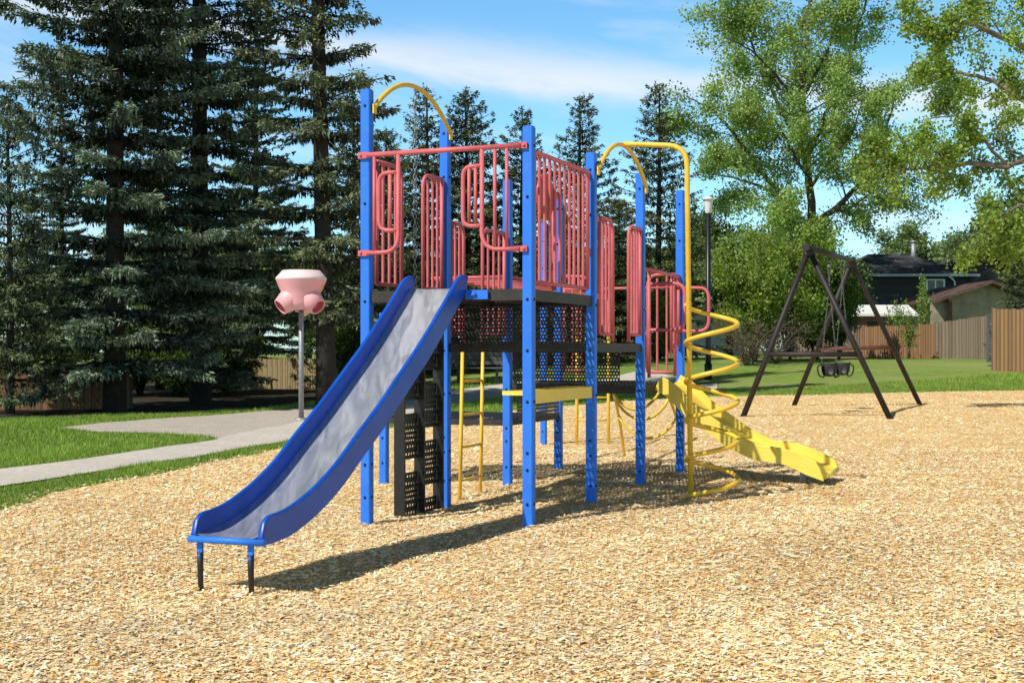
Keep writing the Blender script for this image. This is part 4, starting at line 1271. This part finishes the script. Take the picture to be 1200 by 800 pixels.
fence('wooden_fence', 'orange-brown board fence nearest at the right edge', pp(1163, 43.5), pp(1330, 40), 2.1, M['cedar'])
fence('wooden_fence', 'weathered grey-brown board fence rising to the dark gap beside the orange-brown fence', pp(1096, 52), pp(1158, 50.5), 1.45, M['greyboard'], 1.72)
fence('wooden_fence', 'reddish board fence behind the swing frame under the white roofed shed', pp(1008, 56), pp(1096, 52), 1.35, M['cedar'], 1.4)
fence('wooden_fence', 'grey board fence seen through the swing frame legs', pp(930, 58), pp(1007, 56), 1.4, M['greyboard'])
fence('wooden_fence', 'pale board fence in the shade behind the funnel ball goal', pp(272, 36.5), pp(386, 36.5), .86, M['paleboard'])
fence('wooden_fence', 'brown board fence in the deep shade of the left-hand spruces', pp(-60, 26.5), pp(152, 27.2), .86, M['cedar'])
fence('wooden_fence', 'low brown fence glimpsed between the slide handles and the red guards', pp(690, 62), pp(800, 62), 1.0, M['cedar'])
# dark gate post in the gap
x, y = pp(1160.5, 48)
gp = thing('gate_post', 'weathered grey post standing in the dark gap between the two right-hand fences', 'post', (x, y, gz(x, y)))
mb = MB(); g = gz(x, y); mb.box((x-.05, y, g+.85), (1, 0, 0), (0, 1, 0), zz, .07, .07, .95, .01); mb.build('post_shaft', M['greywood'], gp)
mb = MB(); mb.zbox(x+.02, x+.25, y+.2, y+.26, g-.1, g+1.5); mb.build('gate_leaf', M['lampblack'], gp)

# ------------------------------------------------------------------ houses
def gable_roof(mb, x0, x1, y0, y1, ze, zr, over=.4, axis='x', hip=0.0, th=.14):
    """pitched roof: ridge along axis; hip = inset of the ridge ends"""
    if axis == 'x':
        ym = (y0+y1)/2; a, b2, c, d = V((x0-over, y0-over, ze)), V((x1+over, y0-over, ze)), V((x1+over, y1+over, ze)), V((x0-over, y1+over, ze))
        r0, r1 = V((x0-over+hip, ym, zr)), V((x1+over-hip, ym, zr))
        pl = [(a, b2, r1, r0), (c, d, r0, r1)]; ends = [(d, a, r0), (b2, c, r1)]
    else:
        xm = (x0+x1)/2; a, b2, c, d = V((x0-over, y0-over, ze)), V((x1+over, y0-over, ze)), V((x1+over, y1+over, ze)), V((x0-over, y1+over, ze))
        r0, r1 = V((xm, y0-over+hip, zr)), V((xm, y1+over-hip, zr))
        pl = [(d, a, r0, r1), (b2, c, r1, r0)]; ends = [(a, b2, r0), (c, d, r1)]
    dn = V((0, 0, -th))
    for f in pl:
        n = len(f); mb.add(list(f)+[p+dn for p in f], [tuple(range(n)), tuple(range(2*n-1, n-1, -1))]+[(i, n+i, n+(i+1) % n, (i+1) % n) for i in range(n)])
    if hip:
        for f in ends: mb.add(list(f)+[p+dn for p in f], [(0, 1, 2), (5, 4, 3)]+[(i, 3+i, 3+(i+1) % 3, (i+1) % 3) for i in range(3)])

def window(x0, x1, z0, z1, y, parent, mullion=True):
    mb = MB(); t = .09
    mb.zbox(x0, x1, y-.06, y+.02, z1-t, z1); mb.zbox(x0, x1, y-.06, y+.02, z0, z0+t)
    mb.zbox(x0, x0+t, y-.06, y+.02, z0+t, z1-t); mb.zbox(x1-t, x1, y-.06, y+.02, z0+t, z1-t)
    if mullion: mb.zbox((x0+x1)/2-.04, (x0+x1)/2+.04, y-.055, y+.018, z0+t, z1-t)
    w = mb.build('window', M['white'], parent)
    mb = MB(); mb.zbox(x0+t*.5, x1-t*.5, y-.02, y+.01, z0+t*.5, z1-t*.5); mb.build('pane', M['glass'], w)

# dark two-storey house
Yh = 74; sh = Yh/F
X = lambda px: (px-600)*sh
Zh = lambda py: zy(py, Yh)
hg = gz(X(1080), Yh)
ho = thing('dark_house', 'dark grey house with a shingled roof and white framed windows beyond the fence', 'house', (X(1085), Yh, hg))
mb = MB(); mb.zbox(X(1000), X(1132), Yh, Yh+9, hg-.2, Zh(322)); mb.build('wall', M['siding_dark'], ho)
mb = MB(); mb.zbox(X(1132), X(1182), Yh+1.0, Yh+8, hg-.2, Zh(309)); mb.build('wall', M['siding_dark'], ho)
mb = MB(); gable_roof(mb, X(1000), X(1133), Yh, Yh+9, Zh(322), Zh(291), .5, 'x', 2.6); rf = mb.build('roof', M['shingle'], ho)
mb = MB(); gable_roof(mb, X(1132), X(1184), Yh+1, Yh+8, Zh(311), Zh(293), .5, 'y'); mb.build('roof', M['shingle'], ho)
mb = MB(); mb.add([V((X(1132), Yh+.98, Zh(309))), V((X(1184), Yh+.98, Zh(309))), V((X(1158), Yh+.98, Zh(294.5)))], [(0, 1, 2)]); mb.build('gable', M['siding_dark'], ho)
mb = MB(); mb.tube([V((X(1096), Yh+4.0, Zh(306))), V((X(1096), Yh+4.0, Zh(277)))], .16, 10); mb.tube([V((X(1096), Yh+4.0, Zh(278))), V((X(1096), Yh+4.0, Zh(275.5)))], .2, 10); mb.build('chimney', M['galv'], rf)
mb = MB(); mb.zbox(X(1000)-.55, X(1133)+.55, Yh-.63, Yh-.5, Zh(324.5), Zh(321.5)); gt = mb.build('gutter', M['galv'], ho)
mb = MB(); mb.tube([V((X(1108), Yh-.55, Zh(324))), V((X(1112), Yh-.4, Zh(326))), V((X(1118), Yh-.1, Zh(330))), V((X(1119), Yh-.08, hg))], .055, 8); mb.build('downspout', M['white'], gt)
window(X(1001.5), X(1015.5), Zh(348), Zh(328), Yh, ho)
window(X(1085), X(1107), Zh(343), Zh(321.8)-.25, Yh, ho)

# stucco garage with brown roof
Yg = 62; sg = Yg/F; X = lambda px: (px-600)*sg; Zg = lambda py: zy(py, Yg); gg = gz(X(1150), Yg)
ga = thing('stucco_garage', 'beige stucco garage with a brown gable roof behind the right-hand fence', 'garage', (X(1155), Yg, gg))
xa, xb2 = X(1112), X(1201); xm = (xa+xb2)/2
mb = MB(); ze, zr = Zg(350), Zg(333)
mb.add([V((xa, Yg, gg-.2)), V((xb2, Yg, gg-.2)), V((xb2, Yg, ze)), V((xm, Yg, zr)), V((xa, Yg, ze)), V((xa, Yg+7, gg-.2)), V((xb2, Yg+7, gg-.2)), V((xb2, Yg+7, ze)), V((xm, Yg+7, zr)), V((xa, Yg+7, ze))],
       [(0, 1, 2, 3, 4), (9, 8, 7, 6, 5), (0, 4, 9, 5), (1, 6, 7, 2)])
mb.build('wall', M['stucco'], ga)
mb = MB(); gable_roof(mb, xa, xb2, Yg, Yg+7, ze-.02, zr+.16, .75, 'y', th=.16); mb.build('roof', M['shingle_brown'], ga)
mb = MB(); mb.zbox(xa-.03, xa+.15, Yg-.03, Yg+.1, gg-.2, ze-.1); mb.build('corner_post', M['brownwood'], ga)
mb = MB(); mb.zbox(xa-.75, xa-.003, Yg+.3, Yg+.5, gg-.2, ze-.15); mb.build('side_wall', M['stucco'], ga)

# small shed with white metal roof
Ys = 58.5; ss = Ys/F; X = lambda px: (px-600)*ss; Zs = lambda py: zy(py, Ys); g = gz(X(1030), Ys)
shd = thing('garden_shed', 'small red-brown shed with a white roof behind the fence', 'shed', (X(1030), Ys, g))
mb = MB(); xa, xb2 = X(995), X(1068); ze, zr = Zs(368), Zs(356)
mb.zbox(xa, xb2, Ys, Ys+2.6, g-.2, ze)
mb.build('wall', M['redwood'], shd)
mb = MB(); gable_roof(mb, xa, xb2, Ys, Ys+2.6, ze, zr, .25, 'x', th=.1); mb.build('roof', M['white'], shd)
mb = MB(); mb.zbox(X(1016), X(1060), Ys-.02, Ys+.02, g, ze-.35); mb.build('door', M['lampblack'], shd)

# pale house behind lamp post
Yq = 78; sq = Yq/F; X = lambda px: (px-600)*sq; Zq = lambda py: zy(py, Yq); g = gz(X(830), Yq)
ph = thing('pale_house', 'pale sided house with a tan shingle roof behind the lamp post', 'house', (X(835), Yq, g))
mb = MB(); mb.zbox(X(770), X(868), Yq, Yq+8, g-.2, Zq(314)); mb.build('wall', M['siding_pale'], ph)
mb = MB(); gable_roof(mb, X(770), X(868), Yq, Yq+8, Zq(314), Zq(288), .4, 'x'); mb.build('roof', M['shingle_tan'], ph)
mb = MB(); mb.zbox(X(770)-.4, X(868)+.4, Yq-.5, Yq-.42, Zq(315.5), Zq(312)); mb.build('gutter', M['white'], ph)
window(X(848), X(858), Zq(335), Zq(321), Yq, ph)

# ------------------------------------------------------------------ camera, light, sky
scn = bpy.context.scene
cam = bpy.data.cameras.new('camera'); co = bpy.data.objects.new('camera', cam); C.objects.link(co)
co.location = (0, 0, EYE); co.rotation_euler = (R(90), 0, 0)
cam.sensor_width = 36; cam.lens = 45; cam.shift_y = 9/1200; cam.clip_end = 2000; cam.clip_start = .05
scn.camera = co
EL = 47; sd = V((-.75, -.66, 0)).normalized()
tosun = V((sd.x*math.cos(R(EL)), sd.y*math.cos(R(EL)), math.sin(R(EL))))
su = bpy.data.lights.new('sun', 'SUN'); su.energy = 5.0; su.angle = R(.53); su.color = (1, .95, .86)
so = bpy.data.objects.new('sun', su); C.objects.link(so); so.location = (-20, -18, 30)
so.rotation_euler = tosun.to_track_quat('Z', 'Y').to_euler()
w = bpy.data.worlds.new('World'); scn.world = w; w.use_nodes = True; nt = w.node_tree
bg = nt.nodes['Background']; bg.inputs['Strength'].default_value = .10
sky = nt.nodes.new('ShaderNodeTexSky'); sky.sky_type = 'NISHITA'; sky.sun_disc = False
sky.sun_elevation = R(EL); sky.sun_rotation = math.atan2(sd.x, sd.y) % (2*math.pi); sky.air_density = 1.0; sky.dust_density = .4; sky.ozone_density = 2.0
# thin cirrus, laid out in sky directions
tc = nt.nodes.new('ShaderNodeTexCoord')
sp = nt.nodes.new('ShaderNodeSeparateXYZ'); link(nt, tc, 'Generated', sp, 0)
def math_(op, a, b=None, c=None):
    n = nt.nodes.new('ShaderNodeMath'); n.operation = op
    for i, v in enumerate((a, b, c)):
        if v is None: continue
        if isinstance(v, (int, float)): n.inputs[i].default_value = v
        else: nt.links.new(v, n.inputs[i])
    return n.outputs[0]
az = math_('ARCTAN2', sp.outputs[0], sp.outputs[1])
el = math_('ARCSINE', sp.outputs[2])
cb = nt.nodes.new('ShaderNodeCombineXYZ')
nt.links.new(math_('MULTIPLY', az, 2.2), cb.inputs[0])
nt.links.new(math_('MULTIPLY_ADD', az, 1.6, math_('MULTIPLY', el, 11.0)), cb.inputs[1])
nz = nt.nodes.new('ShaderNodeTexNoise'); nz.inputs['Scale'].default_value = 2.1; nz.inputs['Detail'].default_value = 9; nz.inputs['Roughness'].default_value = .62; nz.inputs['Distortion'].default_value = .5
nt.links.new(cb.outputs[0], nz.inputs['Vector'])
# one broad band of cirrus sloping down to the right
line = math_('MULTIPLY_ADD', az, -.10, .214)
dist = math_('SUBTRACT', el, line)
wob = math_('MULTIPLY_ADD', nz.outputs['Fac'], .05, -.025)
dist = math_('ADD', dist, wob)
band = math_('POWER', 2.718, math_('MULTIPLY', math_('MULTIPLY', dist, dist), -4200.0))
low = nt.nodes.new('ShaderNodeMapRange'); low.inputs[1].default_value = .02; low.inputs[2].default_value = .19; low.inputs[3].default_value = .42; low.inputs[4].default_value = 0.0
nt.links.new(el, low.inputs[0])
cl = nt.nodes.new('ShaderNodeMapRange'); cl.inputs[1].default_value = .50; cl.inputs[2].default_value = .80; cl.inputs[3].default_value = 0; cl.inputs[4].default_value = .6
nt.links.new(nz.outputs['Fac'], cl.inputs[0])
nzb = math_('MULTIPLY', band, math_('MULTIPLY_ADD', nz.outputs['Fac'], 1.5, .02))
fac = math_('MAXIMUM', nzb, cl.outputs[0])
fac = math_('MINIMUM', math_('ADD', fac, math_('MULTIPLY', low.outputs[0], math_('MULTIPLY_ADD', nz.outputs['Fac'], 1.0, .1))), .95)
mx = nt.nodes.new('ShaderNodeMix'); mx.data_type = 'RGBA'
nt.links.new(fac, mx.inputs[0]); 
gain = nt.nodes.new('ShaderNodeMapRange'); gain.inputs[1].default_value = .28; gain.inputs[2].default_value = .50; gain.inputs[3].default_value = 1.0; gain.inputs[4].default_value = 0.0
nt.links.new(el, gain.inputs[0])
tint = nt.nodes.new('ShaderNodeMix'); tint.data_type = 'RGBA'; nt.links.new(gain.outputs[0], tint.inputs[0])
tint.inputs[6].default_value = (.17, .18, .19, 1); tint.inputs[7].default_value = (1.14, 1.78, 2.0, 1)
tm = nt.nodes.new('ShaderNodeMix'); tm.data_type = 'RGBA'; tm.blend_type = 'MULTIPLY'; tm.inputs[0].default_value = 1
link(nt, sky, 0, tm, 6); link(nt, tint, 2, tm, 7)
link(nt, tm, 2, mx, 6)
ccol = nt.nodes.new('ShaderNodeMix'); ccol.data_type = 'RGBA'; nt.links.new(gain.outputs[0], ccol.inputs[0])
ccol.inputs[6].default_value = (1.8, 1.85, 1.9, 1); ccol.inputs[7].default_value = (8.8, 9.3, 9.8, 1)
link(nt, ccol, 2, mx, 7)
link(nt, mx, 2, bg, 'Color')
scn.view_settings.view_transform = 'Standard'; scn.view_settings.look = 'None'; scn.view_settings.exposure = 0; scn.view_settings.gamma = 1
scn.cycles.max_bounces = 6; scn.cycles.diffuse_bounces = 2; scn.cycles.transparent_max_bounces = 8
